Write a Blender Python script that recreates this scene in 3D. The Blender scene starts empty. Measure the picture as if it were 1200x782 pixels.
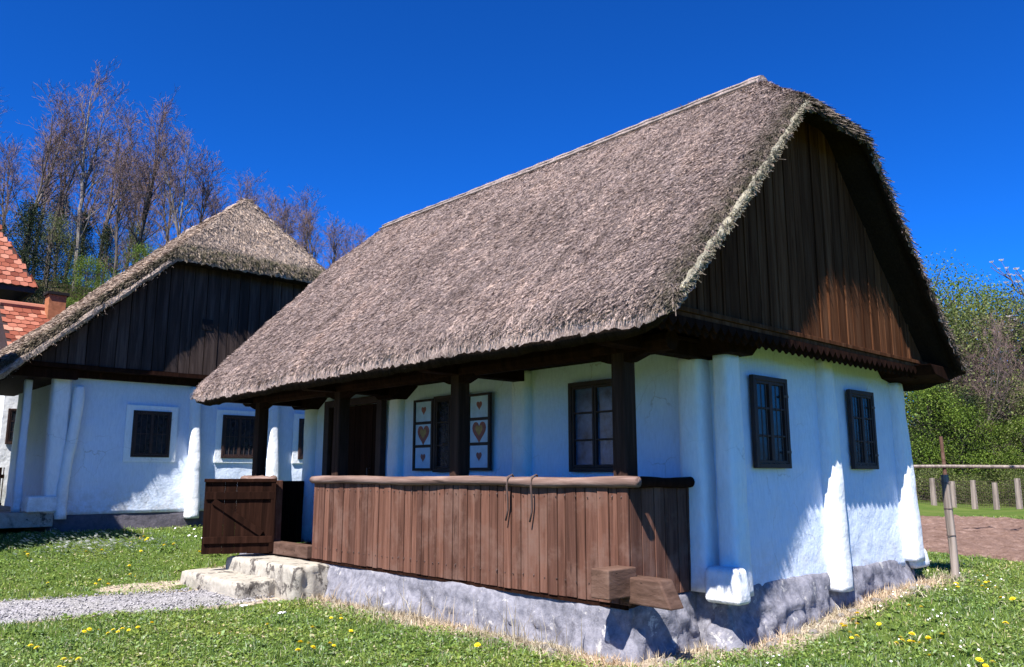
import bpy, math, random
import numpy as np
from mathutils import Vector

random.seed(7)
rng = np.random.default_rng(7)
scn = bpy.context.scene
COL = scn.collection
R = math.radians

# ------------------------------------------------------------------ camera
CAM = (-5.379, -4.426, 1.034)
cd = bpy.data.cameras.new("camera"); cam = bpy.data.objects.new("camera", cd); COL.objects.link(cam)
cam.location = CAM
cam.rotation_euler = (R(90 + 9.83), 0, R(47.365 - 90))
cd.lens = 28.575; cd.sensor_width = 36; cd.clip_start = 0.05; cd.clip_end = 2000
scn.camera = cam
# ------------------------------------------------------------------ light
AL, BE = 2.50, 3.55                    # sun rays run along (AL, 1, -BE)
sv = Vector((-AL, -1, BE)).normalized()
ELEV = math.asin(sv.z); AZ = math.atan2(sv.x, sv.y)   # azimuth clockwise from +Y
w = bpy.data.worlds.new("World"); scn.world = w; w.use_nodes = True
nt = w.node_tree; bg = nt.nodes["Background"]
sky = nt.nodes.new("ShaderNodeTexSky"); sky.sky_type = 'NISHITA'; sky.sun_disc = False
sky.sun_elevation = ELEV; sky.sun_rotation = AZ
sky.altitude = 2500; sky.air_density = 1.0; sky.dust_density = 0.0; sky.ozone_density = 4.0
pol = nt.nodes.new("ShaderNodeMix"); pol.data_type = 'RGBA'; pol.blend_type = 'MULTIPLY'; pol.inputs[0].default_value = 1.0; pol.inputs[7].default_value = (.072, .52, 1.13, 1)   # deep polarised sky
gm = nt.nodes.new("ShaderNodeGamma"); gm.inputs['Gamma'].default_value = 1.20
nt.links.new(sky.outputs[0], gm.inputs[0]); nt.links.new(gm.outputs[0], pol.inputs[6]); nt.links.new(pol.outputs[2], bg.inputs[0])
bg.inputs[1].default_value = 0.061
sl = bpy.data.lights.new("sun", 'SUN'); sl.energy = 5.0; sl.angle = R(0.5); sl.color = (1.0, 0.955, 0.89)
so = bpy.data.objects.new("sun", sl); COL.objects.link(so); so.rotation_euler = (-sv).to_track_quat('-Z', 'Y').to_euler()
so.location = (-10, -10, 20)
scn.view_settings.view_transform = 'Standard'; scn.view_settings.look = 'None'
scn.view_settings.exposure = 1.25; scn.view_settings.gamma = 1.0

# ------------------------------------------------------------------ numeric helpers
def _h(ix, iy, iz, seed):
    n = (ix.astype(np.int64) * 374761393 + iy.astype(np.int64) * 668265263 + iz.astype(np.int64) * 2147483647 + seed * 1274126177) & 0xffffffff
    n = ((n ^ (n >> 13)) * 1274126177) & 0xffffffff
    n = (n ^ (n >> 16)) & 0xffffffff
    return n / 4294967295.0
def vn(x, y, z, seed=0):
    x, y, z = np.broadcast_arrays(np.asarray(x, float), np.asarray(y, float), np.asarray(z, float))
    ix, iy, iz = np.floor(x), np.floor(y), np.floor(z)
    fx, fy, fz = x - ix, y - iy, z - iz
    fx, fy, fz = fx*fx*(3-2*fx), fy*fy*(3-2*fy), fz*fz*(3-2*fz)
    r = 0
    for a in (0, 1):
        for b in (0, 1):
            for c in (0, 1):
                r = r + _h(ix+a, iy+b, iz+c, seed) * (fx if a else 1-fx) * (fy if b else 1-fy) * (fz if c else 1-fz)
    return r * 2 - 1
def fbm(x, y, z, seed=0, oct=4):
    r = 0; a = 1.0; t = 0
    for k in range(oct):
        r = r + a * vn(np.asarray(x)*2**k, np.asarray(y)*2**k, np.asarray(z)*2**k, seed+k*17); t += a; a *= .5
    return r / t
def sst(a, b, x):
    t = np.clip((np.asarray(x, float)-a)/(b-a), 0, 1); return t*t*(3-2*t)

# ------------------------------------------------------------------ object helpers
def tag(o, label=None, cat=None, group=None, kind=None):
    if label: o['label'] = label
    if cat: o['category'] = cat
    if group: o['group'] = group
    if kind: o['kind'] = kind
    return o
def thing(name, label, cat, loc=(0, 0, 0), group=None, rz=0):
    o = bpy.data.objects.new(name, None); COL.objects.link(o); o.location = loc; o.rotation_euler = (0, 0, rz)
    o.empty_display_size = .2
    return tag(o, label, cat, group)
def base_of(p):
    v = Vector((0, 0, 0))
    while p is not None:
        v += p.location; p = p.parent
    return v
class MB:
    def __init__(s, o=(0, 0, 0), u=(1, 0, 0), n=(0, 1, 0)):
        s.v = []; s.f = []; s.o = Vector(o); s.u = Vector(u); s.n = Vector(n)
    def P(s, a, b, c):
        return tuple(s.o + s.u*a + s.n*b + Vector((0, 0, c)))
    def poly8(s, pts):
        k = len(s.v); s.v += [s.P(*p) for p in pts]
        s.f += [tuple(k+i for i in q) for q in ((0, 3, 2, 1), (4, 5, 6, 7), (0, 1, 5, 4), (1, 2, 6, 5), (2, 3, 7, 6), (3, 0, 4, 7))]
    def box(s, a0, a1, b0, b1, c0, c1):
        s.poly8([(a0, b0, c0), (a1, b0, c0), (a1, b1, c0), (a0, b1, c0), (a0, b0, c1), (a1, b0, c1), (a1, b1, c1), (a0, b1, c1)])
    def prism(s, poly, b0, b1):      # poly of (a, c), extruded along n
        k = len(s.v); n = len(poly)
        s.v += [s.P(a, b0, c) for a, c in poly] + [s.P(a, b1, c) for a, c in poly]
        s.f.append(tuple(k+i for i in range(n))); s.f.append(tuple(k+n+i for i in reversed(range(n))))
        for i in range(n):
            j = (i+1) % n; s.f.append((k+i, k+n+i, k+n+j, k+j))
    def bar(s, p, q, w, h, up=(0, 0, 1)):
        p = Vector(s.P(*p)); q = Vector(s.P(*q)); d = (q-p).normalized(); up = Vector(up)
        if abs(d.dot(up)) > .95: up = Vector((1, 0, 0))
        sd = d.cross(up).normalized(); up = sd.cross(d).normalized()
        k = len(s.v)
        for e in (p, q):
            for a, b in ((-1, -1), (1, -1), (1, 1), (-1, 1)): s.v.append(tuple(e + sd*a*w/2 + up*b*h/2))
        s.f += [tuple(k+i for i in q_) for q_ in ((0, 3, 2, 1), (4, 5, 6, 7), (0, 1, 5, 4), (1, 2, 6, 5), (2, 3, 7, 6), (3, 0, 4, 7))]
    def tube(s, pts, rad, n=8, wob=0, cap=True, seed=0):
        pts = [Vector(s.P(*p)) for p in pts]
        if not isinstance(rad, (list, tuple)): rad = [rad]*len(pts)
        k = len(s.v); rr = random.Random(seed)
        for i, p in enumerate(pts):
            d = (pts[min(i+1, len(pts)-1)] - pts[max(i-1, 0)]).normalized()
            up = Vector((0, 0, 1)) if abs(d.z) < .9 else Vector((1, 0, 0))
            a = d.cross(up).normalized(); b = a.cross(d).normalized()
            for j in range(n):
                t = 2*math.pi*j/n; r_ = rad[i]*(1+wob*rr.uniform(-1, 1))
                s.v.append(tuple(p + a*math.cos(t)*r_ + b*math.sin(t)*r_))
        for i in range(len(pts)-1):
            for j in range(n):
                j2 = (j+1) % n
                s.f.append((k+i*n+j, k+(i+1)*n+j, k+(i+1)*n+j2, k+i*n+j2))
        if cap:
            s.f.append(tuple(k+j for j in range(n))); s.f.append(tuple(k+(len(pts)-1)*n+j for j in reversed(range(n))))
    def build(s, name, mat, parent=None, smooth=False, bevel=0):
        b = base_of(parent)
        me = bpy.data.meshes.new(name); me.from_pydata([(v[0]-b.x, v[1]-b.y, v[2]-b.z) for v in s.v], [], s.f); me.update()
        return link(name, me, mat, parent, smooth, bevel)
def link(name, me, mat, parent=None, smooth=False, bevel=0):
    for m in (mat if isinstance(mat, (list, tuple)) else [mat]): me.materials.append(m)
    if smooth: me.polygons.foreach_set('use_smooth', [True]*len(me.polygons))
    o = bpy.data.objects.new(name, me); COL.objects.link(o); o.parent = parent
    if bevel:
        m = o.modifiers.new("bevel", 'BEVEL'); m.width = bevel; m.segments = 2; m.limit_method = 'ANGLE'
    return o
def npmesh(name, V, F, mat, parent=None, smooth=False, attrs=None, mats=None):
    """V (n,3) array, F list of arrays of faces with equal size"""
    b = base_of(parent); V = np.asarray(V, np.float32) - np.array([b.x, b.y, b.z], np.float32)
    me = bpy.data.meshes.new(name); me.vertices.add(len(V)); me.vertices.foreach_set('co', V.ravel())
    F = F if isinstance(F, list) else [F]
    tot = sum(f.size for f in F); cnt = sum(len(f) for f in F)
    me.loops.add(tot); me.polygons.add(cnt)
    me.loops.foreach_set('vertex_index', np.concatenate([f.ravel() for f in F]).astype(np.int32))
    ls = []; st = 0
    for f in F:
        ls.append(st + np.arange(len(f))*f.shape[1]); st += f.size
    me.polygons.foreach_set('loop_start', np.concatenate(ls).astype(np.int32))
    me.update(calc_edges=True)
    if attrs:
        for k, a in attrs.items():
            at = me.attributes.new(k, 'FLOAT', 'POINT'); at.data.foreach_set('value', np.asarray(a, np.float32).ravel())
    o = link(name, me, mat, parent, smooth)
    if mats is not None: me.polygons.foreach_set('material_index', mats.astype(np.int32))
    return o
def gridfaces(n, m, off=0, flip=False):
    i, j = np.meshgrid(np.arange(n-1), np.arange(m-1), indexing='ij'); a = (i*m+j).ravel()+off
    f = np.stack([a, a+m, a+m+1, a+1], 1)
    return f[:, ::-1] if flip else f
def copy_tree(o, loc, rz=0, sc=1.0, label=None, group=None, parent=None):
    c = o.copy(); COL.objects.link(c)
    if parent is not None: c.parent = parent
    else:
        c.location = loc; c.rotation_euler = (0, 0, rz); c.scale = (sc, sc, sc)
        if label: c['label'] = label
        if group: c['group'] = group
    for ch in o.children: copy_tree(ch, None, parent=c)
    return c

# ------------------------------------------------------------------ materials
def newmat(name, rough=.85, spec=.2):
    m = bpy.data.materials.new(name); m.use_nodes = True; n = m.node_tree.nodes; l = m.node_tree.links
    p = n['Principled BSDF']; p.inputs['Roughness'].default_value = rough; p.inputs['Specular IOR Level'].default_value = spec
    return m, n, l, p
def coord(n, l, scale=(1, 1, 1), rot=(0, 0, 0)):
    t = n.new('ShaderNodeTexCoord'); mp = n.new('ShaderNodeMapping'); mp.inputs['Scale'].default_value = scale; mp.inputs['Rotation'].default_value = rot
    l.new(t.outputs['Object'], mp.inputs[0]); return mp.outputs[0]
def noise(n, l, c, scale, det=4, rough=.6, dist=0):
    t = n.new('ShaderNodeTexNoise'); t.inputs['Scale'].default_value = scale; t.inputs['Detail'].default_value = det
    t.inputs['Roughness'].default_value = rough; t.inputs['Distortion'].default_value = dist; l.new(c, t.inputs['Vector']); return t.outputs['Fac']
def ramp(n, l, f, stops):
    r = n.new('ShaderNodeValToRGB'); e = r.color_ramp.elements
    while len(e) < len(stops): e.new(.5)
    for el, (p, c) in zip(e, stops): el.position = p; el.color = (*c, 1) if len(c) == 3 else c
    l.new(f, r.inputs[0]); return r.outputs[0]
def mix(n, l, fac, a, b, mode='MIX'):
    m = n.new('ShaderNodeMix'); m.data_type = 'RGBA'; m.blend_type = mode
    for i, v in ((0, fac), (6, a), (7, b)):
        if hasattr(v, 'is_linked') or hasattr(v, 'links'): l.new(v, m.inputs[i])
        else: m.inputs[i].default_value = v if i == 0 else (*v, 1)
    return m.outputs[2]
def bump(n, l, p, h, strength=.5, dist=.01, prev=None):
    b = n.new('ShaderNodeBump'); b.inputs['Strength'].default_value = strength; b.inputs['Distance'].default_value = dist
    l.new(h, b.inputs['Height'])
    if prev: l.new(prev, b.inputs['Normal'])
    l.new(b.outputs[0], p.inputs['Normal']); return b.outputs[0]
def island(n):
    return n.new('ShaderNodeNewGeometry').outputs['Random Per Island']
def wood(name, dark, mid, light, along=(1, 1, .06), sc=14, weather=None, spec=.12):
    m, n, l, p = newmat(name, .88, spec)
    c = coord(n, l, along)
    isl = island(n)
    ad = n.new('ShaderNodeVectorMath'); ad.operation = 'ADD'; l.new(c, ad.inputs[0])
    cb = n.new('ShaderNodeCombineXYZ'); ml = n.new('ShaderNodeMath'); ml.operation = 'MULTIPLY'; ml.inputs[1].default_value = 37; l.new(isl, ml.inputs[0])
    l.new(ml.outputs[0], cb.inputs[0]); l.new(ml.outputs[0], cb.inputs[2]); l.new(cb.outputs[0], ad.inputs[1]); c = ad.outputs[0]
    g = noise(n, l, c, sc, 6, .65, .4)
    base = ramp(n, l, g, [(.25, dark), (.5, mid), (.78, light)])
    var = ramp(n, l, isl, [(0, (.68, .68, .70)), (.5, (1, .97, .95)), (1, (1.3, 1.28, 1.25))])
    base = mix(n, l, 1.0, base, var, 'MULTIPLY')
    if weather:
        c2 = coord(n, l); wv = noise(n, l, c2, 2.3, 5, .7)
        f = ramp(n, l, wv, [(.5, (0, 0, 0)), (.72, (1, 1, 1))])
        base = mix(n, l, f, base, weather)
    # knots and hairline splits
    kc = n.new('ShaderNodeTexVoronoi'); kc.inputs['Scale'].default_value = 3.1; l.new(coord(n, l, tuple(min(1, a*4) if a < 1 else a*1.3 for a in along)), kc.inputs['Vector'])
    base = mix(n, l, ramp(n, l, kc.outputs['Distance'], [(.03, (.85, .85, .85)), (.075, (0, 0, 0))]), base, tuple(x*.35 for x in mid))
    sp = noise(n, l, c, sc*2.2, 2, .5)
    base = mix(n, l, ramp(n, l, sp, [(.24, (.9, .9, .9)), (.29, (0, 0, 0))]), base, tuple(x*.3 for x in dark))
    l.new(base, p.inputs['Base Color'])
    g2 = noise(n, l, c, sc*4, 4, .7)
    b1 = bump(n, l, p, g, .6, .012); bump(n, l, p, g2, .35, .004, b1)
    return m
M = {}
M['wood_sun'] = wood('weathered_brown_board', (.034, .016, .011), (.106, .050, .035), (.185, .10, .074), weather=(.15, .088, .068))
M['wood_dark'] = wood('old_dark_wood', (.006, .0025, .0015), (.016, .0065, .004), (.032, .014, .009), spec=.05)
M['wood_post'] = wood('shaded_post_wood', (.014, .007, .005), (.040, .021, .015), (.085, .048, .036))  # same wood as the boards, darkened to put the eaves shade into its colour
M['wood_gable'] = wood('gable_board', (.022, .008, .004), (.078, .033, .016), (.135, .068, .038), spec=.02)
M['wood_gable_grey'] = wood('grey_gable_board', (.016, .011, .010), (.044, .031, .027), (.095, .072, .064))
M['wood_railx'] = wood('weathered_log', (.06, .036, .030), (.15, .10, .085), (.30, .22, .195), along=(1, .06, 1), sc=18)
M['wood_end'] = wood('cut_log', (.045, .026, .018), (.105, .062, .046), (.17, .11, .085), along=(.3, .3, 1), sc=16)
M['wood_grey'] = wood('grey_fence_wood', (.08, .066, .058), (.20, .17, .15), (.36, .31, .28))

def plaster(name, col, col2, dirt=(.35, .33, .31), dirtz=None, bs=1.0):
    m, n, l, p = newmat(name, .92, .12)
    c = coord(n, l)
    a = noise(n, l, c, 1.7, 5, .6); b_ = noise(n, l, c, 9, 5, .7)
    base = mix(n, l, ramp(n, l, a, [(.35, (0, 0, 0)), (.68, (1, 1, 1))]), col, col2)
    spot = ramp(n, l, b_, [(.66, (0, 0, 0)), (.8, (.30, .30, .30))])
    base = mix(n, l, spot, base, dirt)
    # brush streaks, rubbed patches, hairline cracks and mud splashes at the foot
    br = noise(n, l, coord(n, l, (1, 1, .22), (.5, .35, 0)), 38, 4, .7)
    base = mix(n, l, 1.0, base, ramp(n, l, br, [(.3, (.90, .91, .92)), (.6, (1.02, 1.02, 1.02))]), 'MULTIPLY')
    vc = n.new('ShaderNodeTexVoronoi'); vc.feature = 'DISTANCE_TO_EDGE'; vc.inputs['Scale'].default_value = 1.5
    wob = n.new('ShaderNodeMix'); wob.data_type = 'RGBA'; wob.inputs[0].default_value = .16; l.new(c, wob.inputs[6]); nz = n.new('ShaderNodeTexNoise'); nz.inputs['Scale'].default_value = 5; nz.inputs['Detail'].default_value = 6; l.new(c, nz.inputs['Vector']); l.new(nz.outputs['Color'], wob.inputs[7]); l.new(wob.outputs[2], vc.inputs['Vector'])
    crk = ramp(n, l, vc.outputs['Distance'], [(.0, (.55, .55, .55)), (.006, (0, 0, 0))])
    cm = n.new('ShaderNodeMath'); cm.operation = 'MULTIPLY'; l.new(crk, cm.inputs[0]); l.new(ramp(n, l, noise(n, l, c, 1.1, 2), [(.48, (0, 0, 0)), (.6, (1, 1, 1))]), cm.inputs[1])
    base = mix(n, l, cm.outputs[0], base, (.30, .29, .28))
    sx = n.new('ShaderNodeSeparateXYZ'); l.new(c, sx.inputs[0]); mr = n.new('ShaderNodeMapRange'); mr.inputs[1].default_value = .34; mr.inputs[2].default_value = .85; mr.inputs[3].default_value = .55; mr.inputs[4].default_value = 0; l.new(sx.outputs[2], mr.inputs[0])
    sm_ = n.new('ShaderNodeMath'); sm_.operation = 'MULTIPLY'; l.new(mr.outputs[0], sm_.inputs[0]); l.new(ramp(n, l, noise(n, l, c, 7, 6, .75), [(.42, (0, 0, 0)), (.62, (1, 1, 1))]), sm_.inputs[1])
    base = mix(n, l, sm_.outputs[0], base, (.40, .36, .31))
    l.new(base, p.inputs['Base Color'])
    h1 = noise(n, l, c, 3.2, 3, .5); h2 = noise(n, l, c, 26, 5, .6)
    b1 = bump(n, l, p, h1, .55*bs, .05); b2 = bump(n, l, p, h2, .55*bs, .010, b1); bump(n, l, p, br, .35, .004, b2)
    return m
M['plaster'] = plaster('blue_white_limewash', (.66, .73, .85), (.60, .68, .82))
M['plaster_white'] = plaster('white_limewash', (.80, .81, .83), (.73, .76, .80))
M['trim_white'] = plaster('pale_window_surround', (.84, .86, .88), (.80, .83, .86))

def thatch(name, c_dark, c_mid, c_lite, mossc=(.045, .048, .022)):
    m, n, l, p = newmat(name, .95, .08)
    c = coord(n, l)
    a = noise(n, l, c, 1.1, 5, .65); b_ = noise(n, l, coord(n, l, (1, 2.2, 1)), 32, 5, .75)
    isl = island(n)
    base = ramp(n, l, b_, [(.30, c_dark), (.52, c_mid), (.74, c_lite)])
    big = ramp(n, l, a, [(.3, (.70, .68, .67)), (.52, (1, 1, 1)), (.72, (1.22, 1.16, 1.10))])
    base = mix(n, l, 1.0, base, big, 'MULTIPLY')
    var = ramp(n, l, isl, [(0, (.55, .53, .53)), (.5, (1, 1, 1)), (.85, (1.35, 1.30, 1.22)), (1, (1.9, 1.8, 1.6))])
    base = mix(n, l, 1.0, base, var, 'MULTIPLY')
    st = noise(n, l, coord(n, l, (.35, 3.2, .35)), 2.2, 6, .7)
    base = mix(n, l, 1.0, base, ramp(n, l, st, [(.26, (.52, .49, .46)), (.46, (1, 1, 1)), (.7, (1.22, 1.19, 1.14))]), 'MULTIPLY')
    at = n.new('ShaderNodeAttribute'); at.attribute_name = 'moss'
    pn = noise(n, l, c, 11, 4, .7)
    mu = n.new('ShaderNodeMath'); mu.operation = 'MULTIPLY'; l.new(at.outputs['Fac'], mu.inputs[0]); l.new(ramp(n, l, pn, [(.35, (.25, .25, .25)), (.6, (1, 1, 1))]), mu.inputs[1])
    base = mix(n, l, mu.outputs[0], base, mossc)
    l.new(base, p.inputs['Base Color'])
    h = noise(n, l, coord(n, l, (1, 2, 1)), 45, 5, .8)
    b1 = bump(n, l, p, b_, .8, .03); bump(n, l, p, h, .7, .012, b1)
    return m
M['thatch'] = thatch('grey_mauve_thatch', (.070, .052, .050), (.30, .24, .23), (.60, .50, .48))
M['thatch_gold'] = thatch('straw_brown_thatch', (.065, .048, .040), (.31, .25, .215), (.66, .57, .50))
M['lathing'] = thatch('smoke_shade_underside', (.008, .005, .004), (.015, .010, .008), (.026, .018, .014))  # smoky lath, near black because the overhang's shade is put into its colour
M['straw_pale'] = thatch('pale_cut_straw', (.12, .11, .08), (.30, .28, .22), (.50, .48, .40))

def stone(name, a, b_, pale, patch=.5, sc=1.0):
    m, n, l, p = newmat(name, .93, .15)
    c = coord(n, l)
    n1 = noise(n, l, c, 2.6*sc, 6, .65, .5); n2 = noise(n, l, c, 12*sc, 6, .7); n3 = noise(n, l, c, 4.5*sc, 7, .72, .25)
    base = mix(n, l, ramp(n, l, n2, [(.35, (0, 0, 0)), (.65, (1, 1, 1))]), a, b_)
    base = mix(n, l, ramp(n, l, n3, [(patch+.04, (0, 0, 0)), (patch+.09, (1, 1, 1))]), base, pale)
    base = mix(n, l, ramp(n, l, n1, [(.60, (0, 0, 0)), (.68, (.6, .6, .6))]), base, (.05, .042, .04))
    l.new(base, p.inputs['Base Color'])
    b1 = bump(n, l, p, n3, .5, .03); b2 = bump(n, l, p, n2, .6, .02, b1); bump(n, l, p, noise(n, l, c, 60, 4, .7), .4, .005, b2)
    return m
M['foundation'] = stone('grey_mauve_rough_plinth', (.12, .12, .145), (.25, .245, .28), (.44, .42, .40), .56, 1.1)
M['plinth_dark'] = stone('dark_plinth', (.075, .07, .085), (.12, .11, .13), (.30, .29, .29), .66)
M['step'] = stone('pale_stone_step', (.29, .265, .225), (.41, .375, .32), (.085, .075, .068), .51)
M['rock'] = stone('rubble_rock', (.20, .18, .17), (.34, .31, .28), (.5, .47, .42), .6, 2)

def simple(name, col, rough=.8, spec=.2, var=.15, sc=8):
    m, n, l, p = newmat(name, rough, spec)
    c = coord(n, l); a = noise(n, l, c, sc, 4, .6)
    k0 = tuple(x*(1-var) for x in col); k1 = tuple(min(1, x*(1+var)) for x in col)
    l.new(ramp(n, l, a, [(.3, k0), (.7, k1)]), p.inputs['Base Color']); bump(n, l, p, a, .2, .004); return m
M['dark'] = simple('dark_interior', (.010, .008, .009))
M['iron'] = simple('rusty_iron', (.07, .045, .04), .7, .4)
M['frame'] = simple('dark_brown_paint', (.035, .018, .015), .6, .3, .3)
M['white_panel'] = simple('white_shutter_panel', (.50, .58, .68), .7, .2, .12)
M['red'] = simple('dull_red_paint', (.33, .11, .085), .7, .2, .25, 20)
M['ochre'] = simple('ochre_paint', (.42, .25, .09), .7, .2, .2, 20)
M['brick'] = simple('chimney_brick', (.30, .12, .06), .9, .1, .3, 12)
M['paper'] = simple('white_paper', (.75, .75, .78), .8)
m, n, l, p = newmat('window_glass', .22, .35); c = coord(n, l)
l.new(ramp(n, l, noise(n, l, c, 9, 4, .7, 1.5), [(.35, (.006, .006, .008)), (.6, (.02, .022, .03)), (.75, (.07, .05, .045))]), p.inputs['Base Color'])
bump(n, l, p, noise(n, l, c, 3, 2), .25, .02); M['glass'] = m
# sky reflection and things behind the panes, painted into the pane colour
M['sky_pane'] = simple('blue_grey_sky_pane', (.05, .075, .13), .25, .5, .7, 7)

m, n, l, p = newmat('clay_tile', .85, .2); isl = island(n)
l.new(ramp(n, l, isl, [(0, (.14, .035, .02)), (.4, (.24, .07, .04)), (.75, (.31, .11, .07)), (1, (.40, .18, .12))]), p.inputs['Base Color'])
bump(n, l, p, noise(n, l, coord(n, l), 30, 4), .4, .01); M['tile'] = m

# ground: grass soil / pale dry strip / bare earth chosen by attributes
m, n, l, p = newmat('meadow_ground', .95, .05)
c = coord(n, l)
g1 = noise(n, l, c, .55, 5, .6); g2 = noise(n, l, c, 14, 6, .75)
grass = mix(n, l, ramp(n, l, g2, [(.3, (0, 0, 0)), (.7, (1, 1, 1))]), (.035, .065, .012), (.10, .15, .03))
grass = mix(n, l, ramp(n, l, g1, [(.45, (0, 0, 0)), (.7, (.7, .7, .7))]), grass, (.12, .14, .04))
dry = mix(n, l, ramp(n, l, g2, [(.35, (0, 0, 0)), (.65, (1, 1, 1))]), (.24, .19, .14), (.55, .47, .37))
at = n.new('ShaderNodeAttribute'); at.attribute_name = 'dry'
sm = n.new('ShaderNodeMath'); sm.operation = 'ADD'; l.new(at.outputs['Fac'], sm.inputs[0])
sub = n.new('ShaderNodeMath'); sub.operation = 'MULTIPLY_ADD'; l.new(noise(n, l, c, 5, 5, .7), sub.inputs[0]); sub.inputs[1].default_value = .9; sub.inputs[2].default_value = -.45
l.new(sub.outputs[0], sm.inputs[1])
base = mix(n, l, ramp(n, l, sm.outputs[0], [(.42, (0, 0, 0)), (.58, (1, 1, 1))]), grass, dry)
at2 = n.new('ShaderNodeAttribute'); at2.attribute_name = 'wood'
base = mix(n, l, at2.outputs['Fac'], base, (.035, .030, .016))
l.new(base, p.inputs['Base Color']); b1 = bump(n, l, p, g2, .8, .03); bump(n, l, p, noise(n, l, c, 60, 3), .5, .01, b1)
M['ground'] = m
m, n, l, p = newmat('gravel', .92, .1); c = coord(n, l)
vo = n.new('ShaderNodeTexVoronoi'); vo.inputs['Scale'].default_value = 55; l.new(c, vo.inputs['Vector'])
gcol = ramp(n, l, noise(n, l, c, 40, 5, .8), [(.3, (.17, .165, .17)), (.55, (.29, .28, .29)), (.75, (.45, .44, .445))])
gcol = mix(n, l, 1.0, gcol, ramp(n, l, vo.outputs['Color'], [(.1, (.55, .55, .56)), (.5, (1, 1, 1)), (.9, (1.6, 1.57, 1.6))]), 'MULTIPLY')
gcol = mix(n, l, ramp(n, l, noise(n, l, c, 1.6, 4), [(.45, (0, 0, 0)), (.75, (.5, .5, .5))]), gcol, (.30, .29, .25))
l.new(gcol, p.inputs['Base Color']); bump(n, l, p, vo.outputs['Distance'], .9, .015); M['gravel'] = m
m, n, l, p = newmat('ploughed_soil', .95, .05); c = coord(n, l)
l.new(ramp(n, l, noise(n, l, c, 5, 6, .8), [(.3, (.11, .065, .05)), (.55, (.23, .15, .12)), (.75, (.38, .28, .24))]), p.inputs['Base Color'])
bump(n, l, p, noise(n, l, c, 7, 6, .8), 1, .08); M['soil'] = m

def leafmat(name, stops, transl=.35):
    m, n, l, p = newmat(name, .6, .25); isl = island(n)
    cbig = noise(n, l, coord(n, l), .9, 5, .7)
    colr = ramp(n, l, isl, stops)
    colr = mix(n, l, 1.0, colr, ramp(n, l, cbig, [(.3, (.72, .82, .85)), (.5, (1, 1, 1)), (.7, (1.32, 1.12, 1.0))]), 'MULTIPLY')
    l.new(colr, p.inputs['Base Color'])
    tr = n.new('ShaderNodeBsdfTranslucent'); l.new(colr, tr.inputs[0]); ms = n.new('ShaderNodeMixShader'); ms.inputs[0].default_value = transl
    out = n['Material Output']; l.new(p.outputs[0], ms.inputs[1]); l.new(tr.outputs[0], ms.inputs[2]); l.new(ms.outputs[0], out.inputs[0])
    return m
M['blade'] = leafmat('grass_blade', [(0, (.05, .105, .018)), (.35, (.135, .205, .035)), (.7, (.225, .30, .06)), (.85, (.24, .36, .14)), (.92, (.36, .42, .27)), (.96, (.44, .38, .20)), (1, (.58, .54, .42))])
M['dryblade'] = leafmat('dry_straw', [(0, (.20, .15, .09)), (.5, (.38, .31, .21)), (1, (.58, .50, .38))], .15)
M['leaf_spring'] = leafmat('spring_leaf', [(0, (.055, .095, .012)), (.5, (.115, .18, .022)), (1, (.20, .29, .045))], .4)
M['leaf_olive'] = leafmat('olive_leaf', [(0, (.045, .060, .018)), (.5, (.10, .125, .036)), (1, (.19, .21, .07))], .3)
M['leaf_dark'] = leafmat('evergreen_leaf', [(0, (.008, .016, .006)), (.6, (.020, .035, .012)), (1, (.045, .070, .022))], .15)
M['blossom'] = leafmat('white_blossom', [(0, (.62, .58, .60)), (1, (.85, .84, .84))], .3)
M['yellow'] = leafmat('dandelion_yellow', [(0, (.86, .62, .01)), (1, (.95, .76, .04))], .2)
M['daisy'] = simple('daisy_white', (.8, .8, .8))
M['bark'] = wood('grey_bark', (.035, .028, .024), (.085, .072, .064), (.16, .14, .13), sc=9)
M['bark_pale'] = wood('pale_bark', (.05, .042, .038), (.14, .125, .115), (.32, .30, .28), along=(1, 1, .5), sc=4)
M['twig'] = simple('mauve_twig', (.16, .11, .10), .9, .1, .35, 1.5)

# ------------------------------------------------------------------ terrain
def G(x, y):
    x = np.asarray(x, float); y = np.asarray(y, float)
    z = -.44 + 0*x
    z = z + .52*sst(6.3, 11.0, y)*(1-sst(6, 12, x)*.6)
    z = z + .22*sst(0.6, 4.5, x)*(1-sst(3, 8, y)) + .10*sst(4.5, 9, x)*(1-sst(4, 9, y))
    z = z - .05*sst(-2, -6, x)
    hill = 11.5*sst(22, 46, y) + .10*np.maximum(0, y-46)
    side = sst(40, 22, x)                                  # the hill fades to the right
    z = z + hill*(.12+.88*side)
    d = np.hypot(x, y)
    z = z + .02*fbm(x*.6, y*.6, 0, 3) + .5*sst(30, 120, d)*fbm(x*.03, y*.03, 0, 5)
    z = z + 9*sst(75, 170, x)
    return z
def housedist(x, y):
    # distance outside the main footprint (0..4.85, -.3..7.2)
    dx = np.maximum(np.maximum(0-x, x-4.85), 0); dy = np.maximum(np.maximum(np.where(x < .95, 0.0, -.3)-y, y-7.2), 0)
    return np.hypot(dx, dy)
def warp(t, near, far): return np.sinh(t*4.2)/np.sinh(4.2)*far + t*near
def PATHY(x):   # centre line and half width
    return 5.75 - .10*(x+1.2) + .10*np.sin(x*1.3), .72
N = 420
tx = np.linspace(-1, 1, N); X, Y = np.meshgrid(warp(tx, 18, 330)+0, warp(tx, 18, 330)+4, indexing='ij')
Z = G(X, Y)
hd = housedist(X, Y)
dry = np.clip(1.08 - hd/(.70+.35*vn(X*.9, Y*.9, 0, 77)), 0, 1) + .25*fbm(X*1.5, Y*1.5, 0, 9) * (hd < 1.5)
h2 = np.hypot(np.maximum(np.maximum(-1.6-X, X-4), 0), np.maximum(np.maximum(11-Y, Y-15.5), 0)); dry = np.maximum(dry, .9-h2/.35)
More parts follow.
